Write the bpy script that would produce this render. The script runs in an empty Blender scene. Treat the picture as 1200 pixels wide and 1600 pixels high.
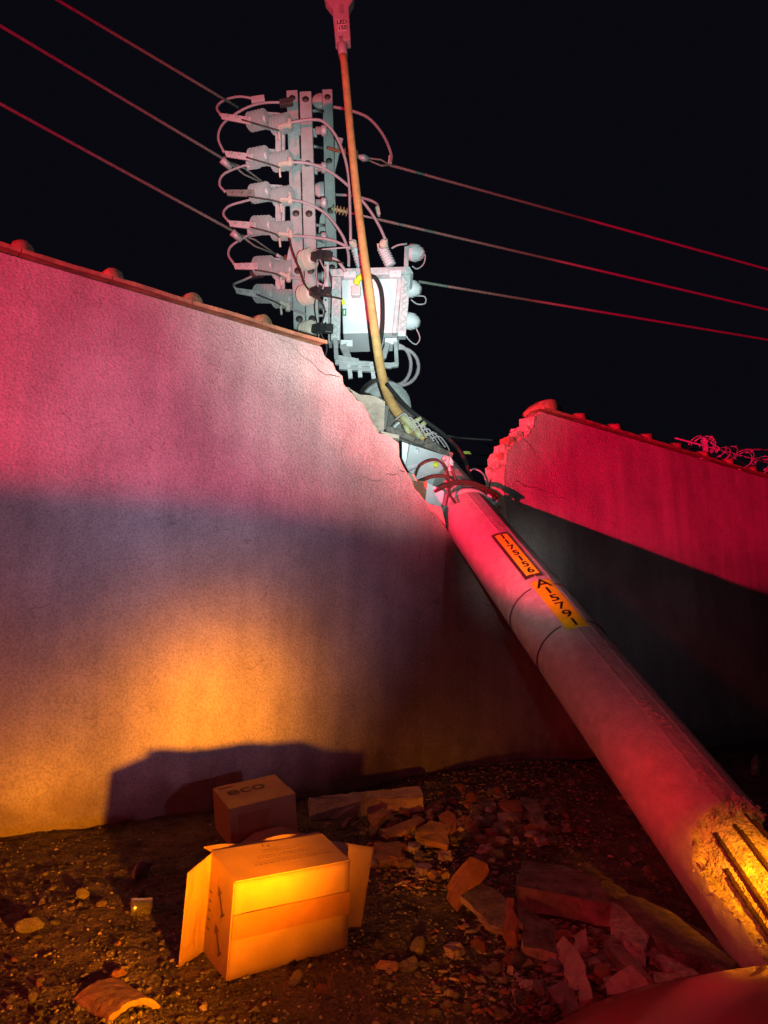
import bpy, bmesh, math, random
import numpy as np
from mathutils import Vector, Matrix, noise
random.seed(7)
C = bpy.context.scene.collection
R_ = math.radians
# ------------------------------------------------------------------ camera, sky, lamps, exposure
CAM = Vector((0, 0, 0.85)); PITCH = R_(11.8); F = 1109.0
cd = bpy.data.cameras.new('camera'); cam = bpy.data.objects.new('camera', cd); C.objects.link(cam)
cam.location = CAM; cam.rotation_euler = (R_(90) + PITCH, 0, 0)
cd.sensor_fit = 'VERTICAL'; cd.sensor_height = 36; cd.lens = F / 1600 * 36; cd.clip_start = 0.02; cd.clip_end = 500
bpy.context.scene.camera = cam
W = bpy.data.worlds.new('World'); bpy.context.scene.world = W; W.use_nodes = True
bg = W.node_tree.nodes['Background']; bg.inputs['Color'].default_value = (0.0026, 0.0027, 0.0047, 1); bg.inputs['Strength'].default_value = 1.0
vs = bpy.context.scene.view_settings
vs.view_transform = 'Standard'; vs.look = 'None'; vs.exposure = 0; vs.gamma = 1

def V(*a): return Vector(a)
def P(px, py, t):
    "point seen at photo pixel (px,py), t metres per pixel away (depth = F*t)"
    u = px - 600; v = 800 - py
    return CAM + Vector((u, F * math.cos(PITCH) - v * math.sin(PITCH), v * math.cos(PITCH) + F * math.sin(PITCH))) * t
def proj(p):
    q = p - CAM
    f = q.y * math.cos(PITCH) + q.z * math.sin(PITCH); v = -q.y * math.sin(PITCH) + q.z * math.cos(PITCH)
    return 600 + F * q.x / f, 800 - F * v / f, f / F
# wall frame
D = V(math.sin(R_(54)), math.cos(R_(54)), 0); N = V(D.y, -D.x, 0); W0 = V(0, 5.07, 0); K = 0.085
def wl(s, off, z): return W0 + D * s + N * off + V(0, 0, z)
def wsz(px, py, off=0.0):
    d = P(px, py, 1) - CAM; o = W0 + N * off
    k = (o - CAM).dot(N) / d.dot(N); p = CAM + d * k
    return (p - W0).dot(D), p.z
def gz(x, y):
    dist = (V(x, y, 0) - W0).dot(N)
    return -K * min(max(dist, 0), 4.3)
def G(px, py, h=0.0):
    "ground point under pixel, h above ground"
    d = P(px, py, 1) - CAM
    nn = V(0, 0, 1) + N * K; c = W0.dot(N) * K + h
    k = (c - CAM.dot(nn)) / d.dot(nn)
    return CAM + d * k

def spot(name, loc, target, power, color, size, blend, radius=0.03):
    l = bpy.data.lights.new(name, 'SPOT'); l.energy = power; l.color = color
    l.spot_size = R_(size); l.spot_blend = blend; l.shadow_soft_size = radius
    o = bpy.data.objects.new(name, l); C.objects.link(o); o.location = loc
    o.rotation_euler = (Vector(target) - Vector(loc)).to_track_quat('-Z', 'Y').to_euler()
    return o
def point(name, loc, power, color, radius=0.03):
    l = bpy.data.lights.new(name, 'POINT'); l.energy = power; l.color = color; l.shadow_soft_size = radius
    o = bpy.data.objects.new(name, l); C.objects.link(o); o.location = loc
    return o
RED = (1, 0.003, 0.058); AMB = (1, 0.265, 0.002); WHT = (0.80, 1.0, 0.97)
# emergency vehicle's red lamp, low on the left, with a level cut-off
LR = V(-5.15, -4.0, 0.15)
c1 = V(-2.0, 3.615, 1.64); c2 = V(0.494, 5.43, 1.69)
ax = (c1 - LR).cross(c2 - LR).normalized()
if ax.z < 0: ax = -ax
spot('red_beam', LR, LR + ax, 6000, RED, 179.9, 0.03, 0.05)
spot('red_boost_right', LR, V(3.66, 6.88, 4.17), 13500, RED, 22, 0.15, 0.05)  # extra spot at the same place, added to lift the right wall
def soft(name, loc, tgt, power, color, size, radius=0.03, lobes=((.38, .34), (.62, .30), (1.0, .22), (1.6, .14))):
    "one reflector lamp whose beam fades out without an edge"
    for f, w in lobes:
        spot(name, loc, tgt, power * w, color, min(150, size * f), 1.0, radius)
point('red_left_fill', (-2.3, 1.2, 0.6), 34, (1, 0.01, 0.05), 0.08)  # added red point near the left wall, apart from the vehicle's lamp
# white search lamp on the switchgear, then extra white spots and fills added for brightness
soft('white_beam', (0.16, 0.05, 0.78), P(602, 490, 0.0078), 4900, WHT, 23, 0.02)
soft('white_boost_arms', (0.16, 0.05, 0.78), P(450, 280, 0.0078), 3300, WHT, 20, 0.02)  # extra spot added to whiten the insulators and crossarms
soft('violet_wash', (1.9, 0.8, 0.5), P(230, 680, 0.0042), 400, (0.74, 0.60, 1.0), 44, 0.03, ((.5, .28), (.8, .36), (1.35, .36)))  # separate violet lamp off the car's right side, washing the left wall
soft('white_boost_notch', (0.16, 0.05, 0.78), P(510, 560, 0.0047), 800, (0.95, 1.0, 0.95), 18, 0.02)  # extra spot added to whiten the wall beside the notch
soft('white_right_fill', (0.3, -0.3, 1.0), P(1000, 930, 0.0062), 60, (0.75, 0.8, 1.0), 30, 0.05)  # added fill, lightens the dim right wall
soft('white_boost_breach', (0.16, 0.05, 0.78), P(645, 680, 0.0058), 1900, WHT, 12, 0.02)  # extra spot added to brighten the pole inside the gap
soft('white_boost_pole', (0.4, 0.5, 0.6), P(832, 900, 0.0042), 270, (1.0, 0.92, 0.92), 12, 0.05, ((.5, .3), (.8, .4), (1.15, .3)))  # added spot on the number plates and mid shaft
point('white_fill', (0.3, -0.3, 1.0), 4, (0.8, 0.85, 1.0), 0.1)  # weak all-round fill added near the camera
# the car's flashing indicators
LA = V(0.02, 1.4, 0.04)
soft('amber_left', LA, P(345, 1120, 0.0036), 1350, AMB, 29, 0.025, ((.45, .16), (.7, .34), (1.0, .32), (1.4, .18)))
soft('amber_left', LA, P(60, 1210, 0.0036), 420, AMB, 26, 0.025)
soft('amber_heap', LA, G(680, 1290), 120, AMB, 26, 0.025)
soft('amber_ground', LA, G(60, 1400), 260, AMB, 46, 0.025)
soft('amber_right', (1.42, 1.38, 0.60), P(1188, 1380, 0.0023), 760, AMB, 20, 0.02, ((.45, .35), (.75, .4), (1.1, .25)))
soft('red_low', (0.35, 1.35, 0.5), P(1000, 1230, 0.0028), 150, (1, 0.004, 0.008), 38, 0.04)  # red spot added for the lower pole, not an indicator
point('red_rubble_fill', (0.35, 1.35, 0.62), 7.5, (1, 0.02, 0.03), 0.04)  # red fill added over the rubble, not a lamp on the car

# ------------------------------------------------------------------ materials
def mat(name, col, rough=0.8, metal=0.0, var=0.12, vscale=6, bump=0.0, bscale=60, bump2=0.0, b2scale=12, col2=None, coat=0.0, dist=0.02):
    m = bpy.data.materials.new(name); m.use_nodes = True; nt = m.node_tree; b = nt.nodes['Principled BSDF']
    tc = nt.nodes.new('ShaderNodeTexCoord')
    b.inputs['Roughness'].default_value = rough; b.inputs['Metallic'].default_value = metal
    if coat: b.inputs['Coat Weight'].default_value = coat
    n1 = nt.nodes.new('ShaderNodeTexNoise'); n1.inputs['Scale'].default_value = vscale; n1.inputs['Detail'].default_value = 6; n1.inputs['Roughness'].default_value = 0.65
    nt.links.new(tc.outputs['Object'], n1.inputs['Vector'])
    rp = nt.nodes.new('ShaderNodeValToRGB'); rp.color_ramp.elements[0].position = 0.32; rp.color_ramp.elements[1].position = 0.68
    c2_ = col2 if col2 else tuple(c * (1 - 2 * var) for c in col)
    rp.color_ramp.elements[0].color = (*c2_, 1); rp.color_ramp.elements[1].color = (*[min(1, c * (1 + var)) for c in col], 1)
    nt.links.new(n1.outputs['Fac'], rp.inputs['Fac']); nt.links.new(rp.outputs['Color'], b.inputs['Base Color'])
    prev = None
    for s, sc in ((bump, bscale), (bump2, b2scale)):
        if s:
            n = nt.nodes.new('ShaderNodeTexNoise'); n.inputs['Scale'].default_value = sc; n.inputs['Detail'].default_value = 5
            nt.links.new(tc.outputs['Object'], n.inputs['Vector'])
            bp = nt.nodes.new('ShaderNodeBump'); bp.inputs['Strength'].default_value = s; bp.inputs['Distance'].default_value = dist
            nt.links.new(n.outputs['Fac'], bp.inputs['Height'])
            if prev: nt.links.new(prev.outputs['Normal'], bp.inputs['Normal'])
            prev = bp
    if prev: nt.links.new(prev.outputs['Normal'], b.inputs['Normal'])
    return m
def emis(name, col, st):
    m = bpy.data.materials.new(name); m.use_nodes = True; b = m.node_tree.nodes['Principled BSDF']
    b.inputs['Base Color'].default_value = (*col, 1); b.inputs['Emission Color'].default_value = (*col, 1); b.inputs['Emission Strength'].default_value = st
    return m
def stucco():
    m = mat('stucco', (0.50, 0.47, 0.43), 0.92, var=0.12, vscale=2.2, bump=0.8, bscale=62, bump2=0.35, b2scale=9, dist=0.012)
    nt = m.node_tree; b = nt.nodes['Principled BSDF']
    base = b.inputs['Base Color'].links[0].from_socket
    tc = [n for n in nt.nodes if n.type == 'TEX_COORD'][0]
    # rain streaks and stains of the old paint
    mp = nt.nodes.new('ShaderNodeMapping'); mp.inputs['Scale'].default_value = (5, 5, 0.7); nt.links.new(tc.outputs['Object'], mp.inputs['Vector'])
    n = nt.nodes.new('ShaderNodeTexNoise'); n.inputs['Scale'].default_value = 1.2; n.inputs['Detail'].default_value = 8; nt.links.new(mp.outputs['Vector'], n.inputs['Vector'])
    n2 = nt.nodes.new('ShaderNodeTexNoise'); n2.inputs['Scale'].default_value = 90; n2.inputs['Detail'].default_value = 3; nt.links.new(tc.outputs['Object'], n2.inputs['Vector'])
    r = nt.nodes.new('ShaderNodeMapRange'); r.inputs['From Min'].default_value = 0.3; r.inputs['From Max'].default_value = 0.7; r.inputs['To Min'].default_value = 0.80; r.inputs['To Max'].default_value = 1.05
    nt.links.new(n.outputs['Fac'], r.inputs['Value'])
    r2 = nt.nodes.new('ShaderNodeMapRange'); r2.inputs['From Min'].default_value = 0.35; r2.inputs['From Max'].default_value = 0.6; r2.inputs['To Min'].default_value = 0.72; r2.inputs['To Max'].default_value = 1.03
    nt.links.new(n2.outputs['Fac'], r2.inputs['Value'])
    mu = nt.nodes.new('ShaderNodeMath'); mu.operation = 'MULTIPLY'; nt.links.new(r.outputs[0], mu.inputs[0]); nt.links.new(r2.outputs[0], mu.inputs[1])
    mx = nt.nodes.new('ShaderNodeVectorMath'); mx.operation = 'SCALE'; nt.links.new(base, mx.inputs[0]); nt.links.new(mu.outputs[0], mx.inputs['Scale'])
    # splashed earth along the foot, and hairline cracks
    sp = nt.nodes.new('ShaderNodeSeparateXYZ'); nt.links.new(tc.outputs['Object'], sp.inputs[0])
    n3 = nt.nodes.new('ShaderNodeTexNoise'); n3.inputs['Scale'].default_value = 7; n3.inputs['Detail'].default_value = 8; nt.links.new(tc.outputs['Object'], n3.inputs['Vector'])
    ad = nt.nodes.new('ShaderNodeMath'); ad.operation = 'MULTIPLY_ADD'; ad.inputs[1].default_value = -0.55; nt.links.new(n3.outputs['Fac'], ad.inputs[0]); nt.links.new(sp.outputs['Z'], ad.inputs[2])
    r3 = nt.nodes.new('ShaderNodeMapRange'); r3.inputs['From Min'].default_value = -0.22; r3.inputs['From Max'].default_value = 0.0; r3.inputs['To Min'].default_value = 0.65; r3.inputs['To Max'].default_value = 0.0; nt.links.new(ad.outputs[0], r3.inputs['Value'])
    m1 = nt.nodes.new('ShaderNodeMix'); m1.data_type = 'RGBA'; nt.links.new(r3.outputs[0], m1.inputs[0]); nt.links.new(mx.outputs[0], m1.inputs[6]); m1.inputs[7].default_value = (0.16, 0.12, 0.085, 1)
    dn = nt.nodes.new('ShaderNodeTexNoise'); dn.inputs['Scale'].default_value = 3; dn.inputs['Detail'].default_value = 6; nt.links.new(tc.outputs['Object'], dn.inputs['Vector'])
    va = nt.nodes.new('ShaderNodeMix'); va.data_type = 'RGBA'; va.inputs[0].default_value = 0.35; nt.links.new(tc.outputs['Object'], va.inputs[6]); nt.links.new(dn.outputs['Color'], va.inputs[7])
    vo = nt.nodes.new('ShaderNodeTexVoronoi'); vo.feature = 'DISTANCE_TO_EDGE'; vo.inputs['Scale'].default_value = 1.3; nt.links.new(va.outputs[2], vo.inputs['Vector'])
    r4 = nt.nodes.new('ShaderNodeMapRange'); r4.inputs['From Min'].default_value = 0.0; r4.inputs['From Max'].default_value = 0.006; r4.inputs['To Min'].default_value = 0.5; r4.inputs['To Max'].default_value = 0.0; nt.links.new(vo.outputs['Distance'], r4.inputs['Value'])
    r5 = nt.nodes.new('ShaderNodeMapRange'); r5.inputs['From Min'].default_value = 0.52; r5.inputs['From Max'].default_value = 0.6; nt.links.new(n3.outputs['Fac'], r5.inputs['Value'])
    mm = nt.nodes.new('ShaderNodeMath'); mm.operation = 'MULTIPLY'; nt.links.new(r4.outputs[0], mm.inputs[0]); nt.links.new(r5.outputs[0], mm.inputs[1])
    m2 = nt.nodes.new('ShaderNodeMix'); m2.data_type = 'RGBA'; nt.links.new(mm.outputs[0], m2.inputs[0]); nt.links.new(m1.outputs[2], m2.inputs[6]); m2.inputs[7].default_value = (0.12, 0.10, 0.09, 1)
    nt.links.new(m2.outputs[2], b.inputs['Base Color'])
    return m
M = dict(
    stucco=stucco(),
    broken=mat('broken_masonry', (0.55, 0.40, 0.32), 0.95, var=0.25, vscale=9, bump=1.0, bscale=30, dist=0.03),
    brick=mat('brick', (0.36, 0.15, 0.09), 0.95, var=0.2, vscale=12, bump=0.8, bscale=50, dist=0.01),
    tile=mat('terracotta', (0.36, 0.20, 0.10), 0.85, var=0.3, vscale=8, bump=0.6, bscale=40, dist=0.01, col2=(0.16, 0.12, 0.06)),
    mortar=mat('mortar', (0.5, 0.40, 0.32), 0.95, var=0.2, bump=1, bscale=40, dist=0.02),
    concrete=mat('pole_concrete', (0.46, 0.44, 0.41), 0.68, var=0.11, vscale=16, bump=0.9, bscale=110, bump2=0.8, b2scale=34, dist=0.006),
    core=mat('broken_concrete', (0.55, 0.50, 0.42), 0.95, var=0.3, vscale=25, bump=1.0, bscale=35, bump2=0.9, b2scale=90, dist=0.02),
    slab=mat('slab_concrete', (0.24, 0.21, 0.18), 0.95, var=0.3, vscale=14, bump=1.0, bscale=38, bump2=0.8, b2scale=120, dist=0.03),
    galv=mat('galvanised_steel', (0.52, 0.55, 0.56), 0.55, metal=0.25, var=0.12, vscale=14, bump=0.15, bscale=80, dist=0.004),
    fibre=mat('crossarm_grey', (0.42, 0.46, 0.45), 0.6, var=0.1, vscale=7, bump=0.1, bscale=60, dist=0.004),
    paint=mat('switchgear_paint', (0.68, 0.71, 0.74), 0.45, var=0.05, vscale=4),
    porc=mat('polymer_grey', (0.55, 0.53, 0.53), 0.4, var=0.06),
    porcw=mat('porcelain_cream', (0.66, 0.60, 0.50), 0.35, var=0.06),
    brown=mat('brown_insulator', (0.22, 0.14, 0.07), 0.4, var=0.1),
    cable=mat('grey_cable', (0.42, 0.38, 0.40), 0.55, var=0.08),
    bare=mat('bare_conductor', (0.23, 0.25, 0.22), 0.5, metal=0.0, var=0.15, vscale=40, bump=0.6, bscale=120, dist=0.01),
    black=mat('black_cable', (0.03, 0.03, 0.032), 0.45, var=0.1),
    dark=mat('dark_steel', (0.09, 0.08, 0.075), 0.6, metal=0.4, var=0.2),
    rust=mat('rebar', (0.085, 0.05, 0.03), 0.85, metal=0.3, var=0.3, vscale=40, bump=1, bscale=160, dist=0.01),
    arm=mat('lamp_arm_paint', (0.62, 0.36, 0.14), 0.6, var=0.2, vscale=9, col2=(0.45, 0.27, 0.10), bump=0.2, bscale=40, dist=0.004),
    olive=mat('connector_plastic', (0.40, 0.38, 0.20), 0.6),
    yellow=mat('yellow_plate', (0.66, 0.60, 0.01), 0.45, var=0.10, vscale=20),
    yellowb=mat('reflective_yellow', (0.88, 0.97, 0.04), 0.35, var=0.08, vscale=20),
    ink=mat('black_ink', (0.012, 0.011, 0.01), 0.5, var=0.0),
    inkb=mat('box_ink', (0.10, 0.055, 0.03), 0.8, var=0.1),
    white=mat('white_label', (0.78, 0.76, 0.74), 0.5, var=0.04),
    green=mat('green_label', (0.02, 0.25, 0.10), 0.5, var=0.05),
    card=mat('cardboard', (0.36, 0.21, 0.10), 0.8, var=0.10, vscale=7, bump=0.25, bscale=14, bump2=0.2, b2scale=80, dist=0.004),
    tape=mat('packing_tape', (0.30, 0.13, 0.05), 0.55, var=0.1, vscale=9, bump=0.3, bscale=25, dist=0.004),
    soil=mat('soil', (0.13, 0.10, 0.075), 0.97, var=0.4, vscale=9, bump=1.0, bscale=55, bump2=1.0, b2scale=14, dist=0.03),
    stone=mat('stone', (0.26, 0.22, 0.18), 0.92, var=0.3, vscale=10, bump=0.7, bscale=40, dist=0.01),
    gravel=mat('gravel', (0.14, 0.115, 0.09), 0.95, var=0.45, vscale=14, bump=0.5, bscale=60, dist=0.01),
    carp=mat('car_paint', (0.07, 0.012, 0.012), 0.28, var=0.05, vscale=3, coat=0.7),
    plastic=mat('black_plastic', (0.02, 0.02, 0.02), 0.5),
    tyre=mat('tyre_rubber', (0.02, 0.02, 0.02), 0.8),
    chrome=mat('metal_can', (0.75, 0.72, 0.65), 0.22, metal=0.9, var=0.05),
    glassy=mat('bottle_plastic', (0.30, 0.20, 0.20), 0.15, var=0.1),
    amberlens=emis('amber_lens', (1, 0.35, 0.02), 3.0),
    lens=mat('lamp_glass', (0.7, 0.72, 0.75), 0.08, var=0.02),
)
# ------------------------------------------------------------------ mesh builder
class MB:
    def __init__(s): s.v = []; s.f = []; s.m = []; s.sm = []
    def add(s, vs, fs, mi=0, smooth=False):
        b = len(s.v); s.v += [tuple(x) for x in vs]
        for f in fs: s.f.append([b + i for i in f]); s.m.append(mi); s.sm.append(smooth)
    def box(s, c, ex, ey, ez, mi=0):
        "centre and three half-axis vectors"
        vs = [c + ex * a + ey * b + ez * d for a in (-1, 1) for b in (-1, 1) for d in (-1, 1)]
        s.add(vs, [(0, 1, 3, 2), (4, 6, 7, 5), (0, 4, 5, 1), (2, 3, 7, 6), (0, 2, 6, 4), (1, 5, 7, 3)], mi)
    def beam(s, a, b, w, h, up=V(0, 0, 1), mi=0):
        d = (b - a); L = d.length; d = d / L
        x = d.cross(up)
        if x.length < 1e-3: x = d.cross(V(0, 1, 0))
        x.normalize(); y = x.cross(d)
        s.box((a + b) / 2, d * (L / 2), x * (w / 2), y * (h / 2), mi)
    def tube(s, pts, r, n=8, smooth=True, mi=0, closed=False):
        pts = [Vector(p) for p in pts]; k = len(pts)
        rs = r if isinstance(r, (list, tuple)) else [r] * k
        tan = []
        for i in range(k):
            a = pts[(i - 1) % k] if (closed or i > 0) else pts[0]; b = pts[(i + 1) % k] if (closed or i < k - 1) else pts[-1]
            tan.append((b - a).normalized())
        u = tan[0].orthogonal().normalized(); vs = []
        for i in range(k):
            u = (u - tan[i] * u.dot(tan[i])).normalized(); w = tan[i].cross(u)
            for j in range(n):
                a = 2 * math.pi * j / n; vs.append(pts[i] + (u * math.cos(a) + w * math.sin(a)) * rs[i])
        fs = [(i * n + j, i * n + (j + 1) % n, (i + 1) * n + (j + 1) % n, (i + 1) * n + j) for i in range(k - 1) for j in range(n)]
        if not closed: fs += [tuple(range(n))[::-1], tuple((k - 1) * n + j for j in range(n))]
        s.add(vs, fs, mi, smooth)
    def lathe(s, a, b, prof, n=18, mi=0, smooth=True):
        "prof: list of (0..1 along a->b, radius)"
        d = b - a; t = d.normalized(); u = t.orthogonal().normalized(); w = t.cross(u); vs = []
        for q, r in prof:
            for j in range(n):
                an = 2 * math.pi * j / n; vs.append(a + d * q + (u * math.cos(an) + w * math.sin(an)) * r)
        k = len(prof)
        fs = [(i * n + j, i * n + (j + 1) % n, (i + 1) * n + (j + 1) % n, (i + 1) * n + j) for i in range(k - 1) for j in range(n)]
        fs += [tuple(range(n))[::-1], tuple((k - 1) * n + j for j in range(n))]
        s.add(vs, fs, mi, smooth)
    def prism(s, pts, ext, mi=0, side=None):
        "closed polygon of 3-D points extruded by vector ext"
        k = len(pts); vs = [Vector(p) for p in pts] + [Vector(p) + ext for p in pts]
        s.add(vs, [tuple(range(k)), tuple(range(2 * k - 1, k - 1, -1))], mi)
        b = len(s.v) - 2 * k
        for i in range(k):
            j = (i + 1) % k; s.f.append([b + i, b + k + i, b + k + j, b + j]); s.m.append(mi if side is None else side); s.sm.append(False)
    def slab_px(s, px, t, thick, mi=0):
        ts = t if isinstance(t, (list, tuple)) else [t] * len(px)
        s.prism([P(x, y, tt) for (x, y), tt in zip(px, ts)], V(0, thick, 0), mi)
    def build(s, name, mats, parent=None, bevel=0.0, subsurf=0):
        me = bpy.data.meshes.new(name); me.from_pydata(s.v, [], s.f); me.validate()
        if not isinstance(mats, (list, tuple)): mats = [mats]
        for m in mats: me.materials.append(M[m])
        if len(me.polygons) == len(s.f):
            me.polygons.foreach_set('material_index', s.m); me.polygons.foreach_set('use_smooth', s.sm)
        bm = bmesh.new(); bm.from_mesh(me); bmesh.ops.recalc_face_normals(bm, faces=bm.faces); bm.to_mesh(me); bm.free()
        o = bpy.data.objects.new(name, me); C.objects.link(o)
        if parent is not None:
            o.parent = parent; o.matrix_parent_inverse = Matrix.Translation(-parent.location)
        if bevel:
            b = o.modifiers.new('bevel', 'BEVEL'); b.width = bevel; b.segments = 2; b.limit_method = 'ANGLE'
        if subsurf:
            b = o.modifiers.new('subsurf', 'SUBSURF'); b.levels = b.render_levels = subsurf
        return o
def tag(o, label=None, cat=None, group=None, kind=None):
    if label: o['label'] = label
    if cat: o['category'] = cat
    if group: o['group'] = group
    if kind: o['kind'] = kind
    return o
def thing(name, loc, label, cat, group=None):
    o = bpy.data.objects.new(name, None); C.objects.link(o); o.location = loc; o.empty_display_size = 0.05
    return tag(o, label, cat, group)
def smooth_path(pts, sub=8):
    pts = [Vector(p) for p in pts]; out = []
    q = [pts[0] * 2 - pts[1]] + pts + [pts[-1] * 2 - pts[-2]]
    for i in range(1, len(q) - 2):
        a, b, c, d = q[i - 1], q[i], q[i + 1], q[i + 2]
        for k in range(sub):
            t = k / sub
            out.append(0.5 * ((2 * b) + (c - a) * t + (2 * a - 5 * b + 4 * c - d) * t * t + (3 * b - a - 3 * c + d) * t ** 3))
    out.append(pts[-1]); return out
def path_px(px, t0, t1=None, sub=8):
    t1 = t0 if t1 is None else t1; n = len(px) - 1
    return smooth_path([P(x, y, t0 + (t1 - t0) * i / n) for i, (x, y) in enumerate(px)], sub)
def text_geo(body, size, extrude=0.0, bold=0.0):
    cu = bpy.data.curves.new('lettering', 'FONT'); cu.body = body; cu.size = size; cu.extrude = extrude; cu.offset = bold; cu.resolution_u = 3
    cu.align_x = 'CENTER'; cu.align_y = 'CENTER'
    o = bpy.data.objects.new('lettering', cu); C.objects.link(o)
    dg = bpy.context.evaluated_depsgraph_get(); dg.update()
    me = o.evaluated_get(dg).to_mesh()
    vs = [v.co.copy() for v in me.vertices]; fs = [tuple(p.vertices) for p in me.polygons]
    o.evaluated_get(dg).to_mesh_clear()
    bpy.data.objects.remove(o); bpy.data.curves.remove(cu)
    return vs, fs
def put_text(mb, body, size, org, ux, uy, extrude=0.0, mi=0, bold=0.0):
    "lettering on a plane: org centre, ux/uy unit directions"
    vs, fs = text_geo(body, size, extrude, bold); n = ux.cross(uy).normalized()
    mb.add([org + ux * v.x + uy * v.y + n * v.z for v in vs], fs, mi)

# ------------------------------------------------------------------ ground
def mound(x, y):
    q = V(x, y, 0) - W0; s = q.dot(D); o = q.dot(N); h = 0.0
    for cs, co, rs, ro, hh in ((0.75, 0.45, 0.9, 0.55, 0.14), (1.9, 0.5, 0.8, 0.5, 0.05), (0.6, 2.3, 0.8, 0.7, 0.03), (1.6, 1.2, 1.0, 0.8, 0.03)):
        h += hh * math.exp(-((s - cs) / rs) ** 2 - ((o - co) / ro) ** 2)
    h -= 0.22 * math.exp(-((x - 1.75) / .45) ** 2 - ((y - 3.0) / .5) ** 2)
    return h
def gzz(x, y):
    n = noise.fractal(V(x * 3, y * 3, 0), 0.8, 2.0, 5) * 0.014 + noise.noise(V(x * 22, y * 22, 1)) * 0.006 + abs(noise.noise(V(x * 45, y * 45, 5))) * 0.007
    return gz(x, y) + mound(x, y) + n
def axis_vals(lo, hi, fine0, fine1, st):
    v = []; x = fine0
    while x <= fine1: v.append(x); x += st
    a = fine0; g = st
    left = []
    while a > lo: g *= 1.35; a -= g; left.append(a)
    b = v[-1]; g = st; right = []
    while b < hi: g *= 1.35; b += g; right.append(b)
    return left[::-1] + v + right
xs = axis_vals(-150, 150, -2.3, 4.2, 0.019); ys = axis_vals(-150, 150, 1.5, 6.6, 0.019)
mb = MB(); nx = len(xs)
vs = [(x, y, gzz(x, y) if abs(x) < 12 and -6 < y < 16 else gz(x, y)) for y in ys for x in xs]
fs = [(j * nx + i, j * nx + i + 1, (j + 1) * nx + i + 1, (j + 1) * nx + i) for j in range(len(ys) - 1) for i in range(nx - 1)]
mb.add(vs, fs, 0, True); g = mb.build('ground', 'soil'); tag(g, kind='structure')

# ------------------------------------------------------------------ boundary wall with the V the pole knocked in it
def jag(pts, amp, step, closed=False):
    out = []
    for i in range(len(pts) - 1):
        a = Vector(pts[i]); b = Vector(pts[i + 1]); n = max(1, int((b - a).length / step))
        for k in range(n):
            q = a.lerp(b, k / n)
            if k or i: q = q + Vector((random.uniform(-amp, amp), random.uniform(-amp, amp)))
            out.append(q)
    out.append(Vector(pts[-1])); return out
notch_px = [(502, 548), (508, 556), (520, 566), (524, 578), (536, 588), (538, 600), (552, 618), (566, 632), (575, 646), (582, 664), (592, 676), (612, 684), (622, 692), (626, 722), (638, 742), (648, 764), (664, 782), (688, 812), (700, 832), (716, 856), (745, 880), (790, 880), (800, 852), (797, 828), (790, 800), (787, 762), (789, 730), (792, 706), (806, 690), (822, 682), (832, 668), (836, 652), (846, 648)]
nt_ = [wsz(*p) for p in notch_px]
nt_ = jag(nt_, 0.010, 0.04)
nt_[0] = Vector((nt_[0][0], 3.05)); nt_[-1] = Vector((nt_[-1][0], 3.05))
S0, S1 = -9.0, 16.0
outline = [Vector((S0, -1.0)), Vector((S0, 3.05))] + nt_ + [Vector((S1, 3.05)), Vector((S1, -1.0))]
wall = thing('boundary_wall', wl(0, 0, 0), 'tall rough stucco boundary wall with a V-shaped gap broken by the pole', 'wall')
TH = 0.15; nO = len(outline)
mb = MB()
front = [wl(s, 0, z) for s, z in outline]
back = []; midl = []
for i, (s, z) in enumerate(outline):
    inn = 2 <= i < nO - 2
    k = 0.03 if inn else 0
    back.append(wl(s + random.uniform(-k, k) - (0.05 if inn and s > 0.9 else 0), -TH, z + random.uniform(-k, k) * (0.4 if i not in (2, nO - 3) else 0)))
    midl.append(wl(s + random.uniform(-k, k) - (0.025 if inn and s > 0.9 else 0), -TH * random.uniform(0.3, 0.6), z + random.uniform(-k, k) * (0.5 if i not in (2, nO - 3) else 0)))
allv = front + midl + back
mb.add(allv, [tuple(range(nO)), tuple(range(3 * nO - 1, 2 * nO - 1, -1))], 0)
for i in range(nO):
    j = (i + 1) % nO; inn = 2 <= i < nO - 3
    for a in (0, nO):
        mb.f.append([a + i, a + nO + i, a + nO + j, a + j]); mb.m.append(1 if inn else 0); mb.sm.append(False)
mb.build('wall_body', ['stucco', 'broken'], wall)
# capping tiles
def cap_run(s0, s1):
    mb = MB(); n = 8; k = 6; vs = []
    for i in range(k + 1):
        s = s0 + (s1 - s0) * i / k
        for j in range(n + 1):
            o = -TH - 0.05 + (TH + 0.10) * j / n; a = (j / n - 0.5) * 2
            vs.append((s, o, 3.062 + 0.030 * (1 - a * a) + 0.003 * math.sin(9 * s)))
    top = [wl(s, o, z + 0.022) for s, o, z in vs]; bot = [wl(s, o, z - 0.004) for s, o, z in vs]; m = n + 1
    fs = [(i * m + j, i * m + j + 1, (i + 1) * m + j + 1, (i + 1) * m + j) for i in range(k) for j in range(n)]
    N_ = len(top); fs2 = [tuple(N_ + q for q in f[::-1]) for f in fs]
    rim = [(0 * m + j) for j in range(n)] 
    sides = []
    for i in range(k):
        for j in (0, n): sides.append((i * m + j, (i + 1) * m + j, N_ + (i + 1) * m + j, N_ + i * m + j))
    for j in range(n):
        for i in (0, k): sides.append((i * m + j, i * m + j + 1, N_ + i * m + j + 1, N_ + i * m + j))
    mb.add(top + bot, fs + fs2 + sides, 0, False)
    return mb.build('cap_tile', 'tile', wall)
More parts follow.
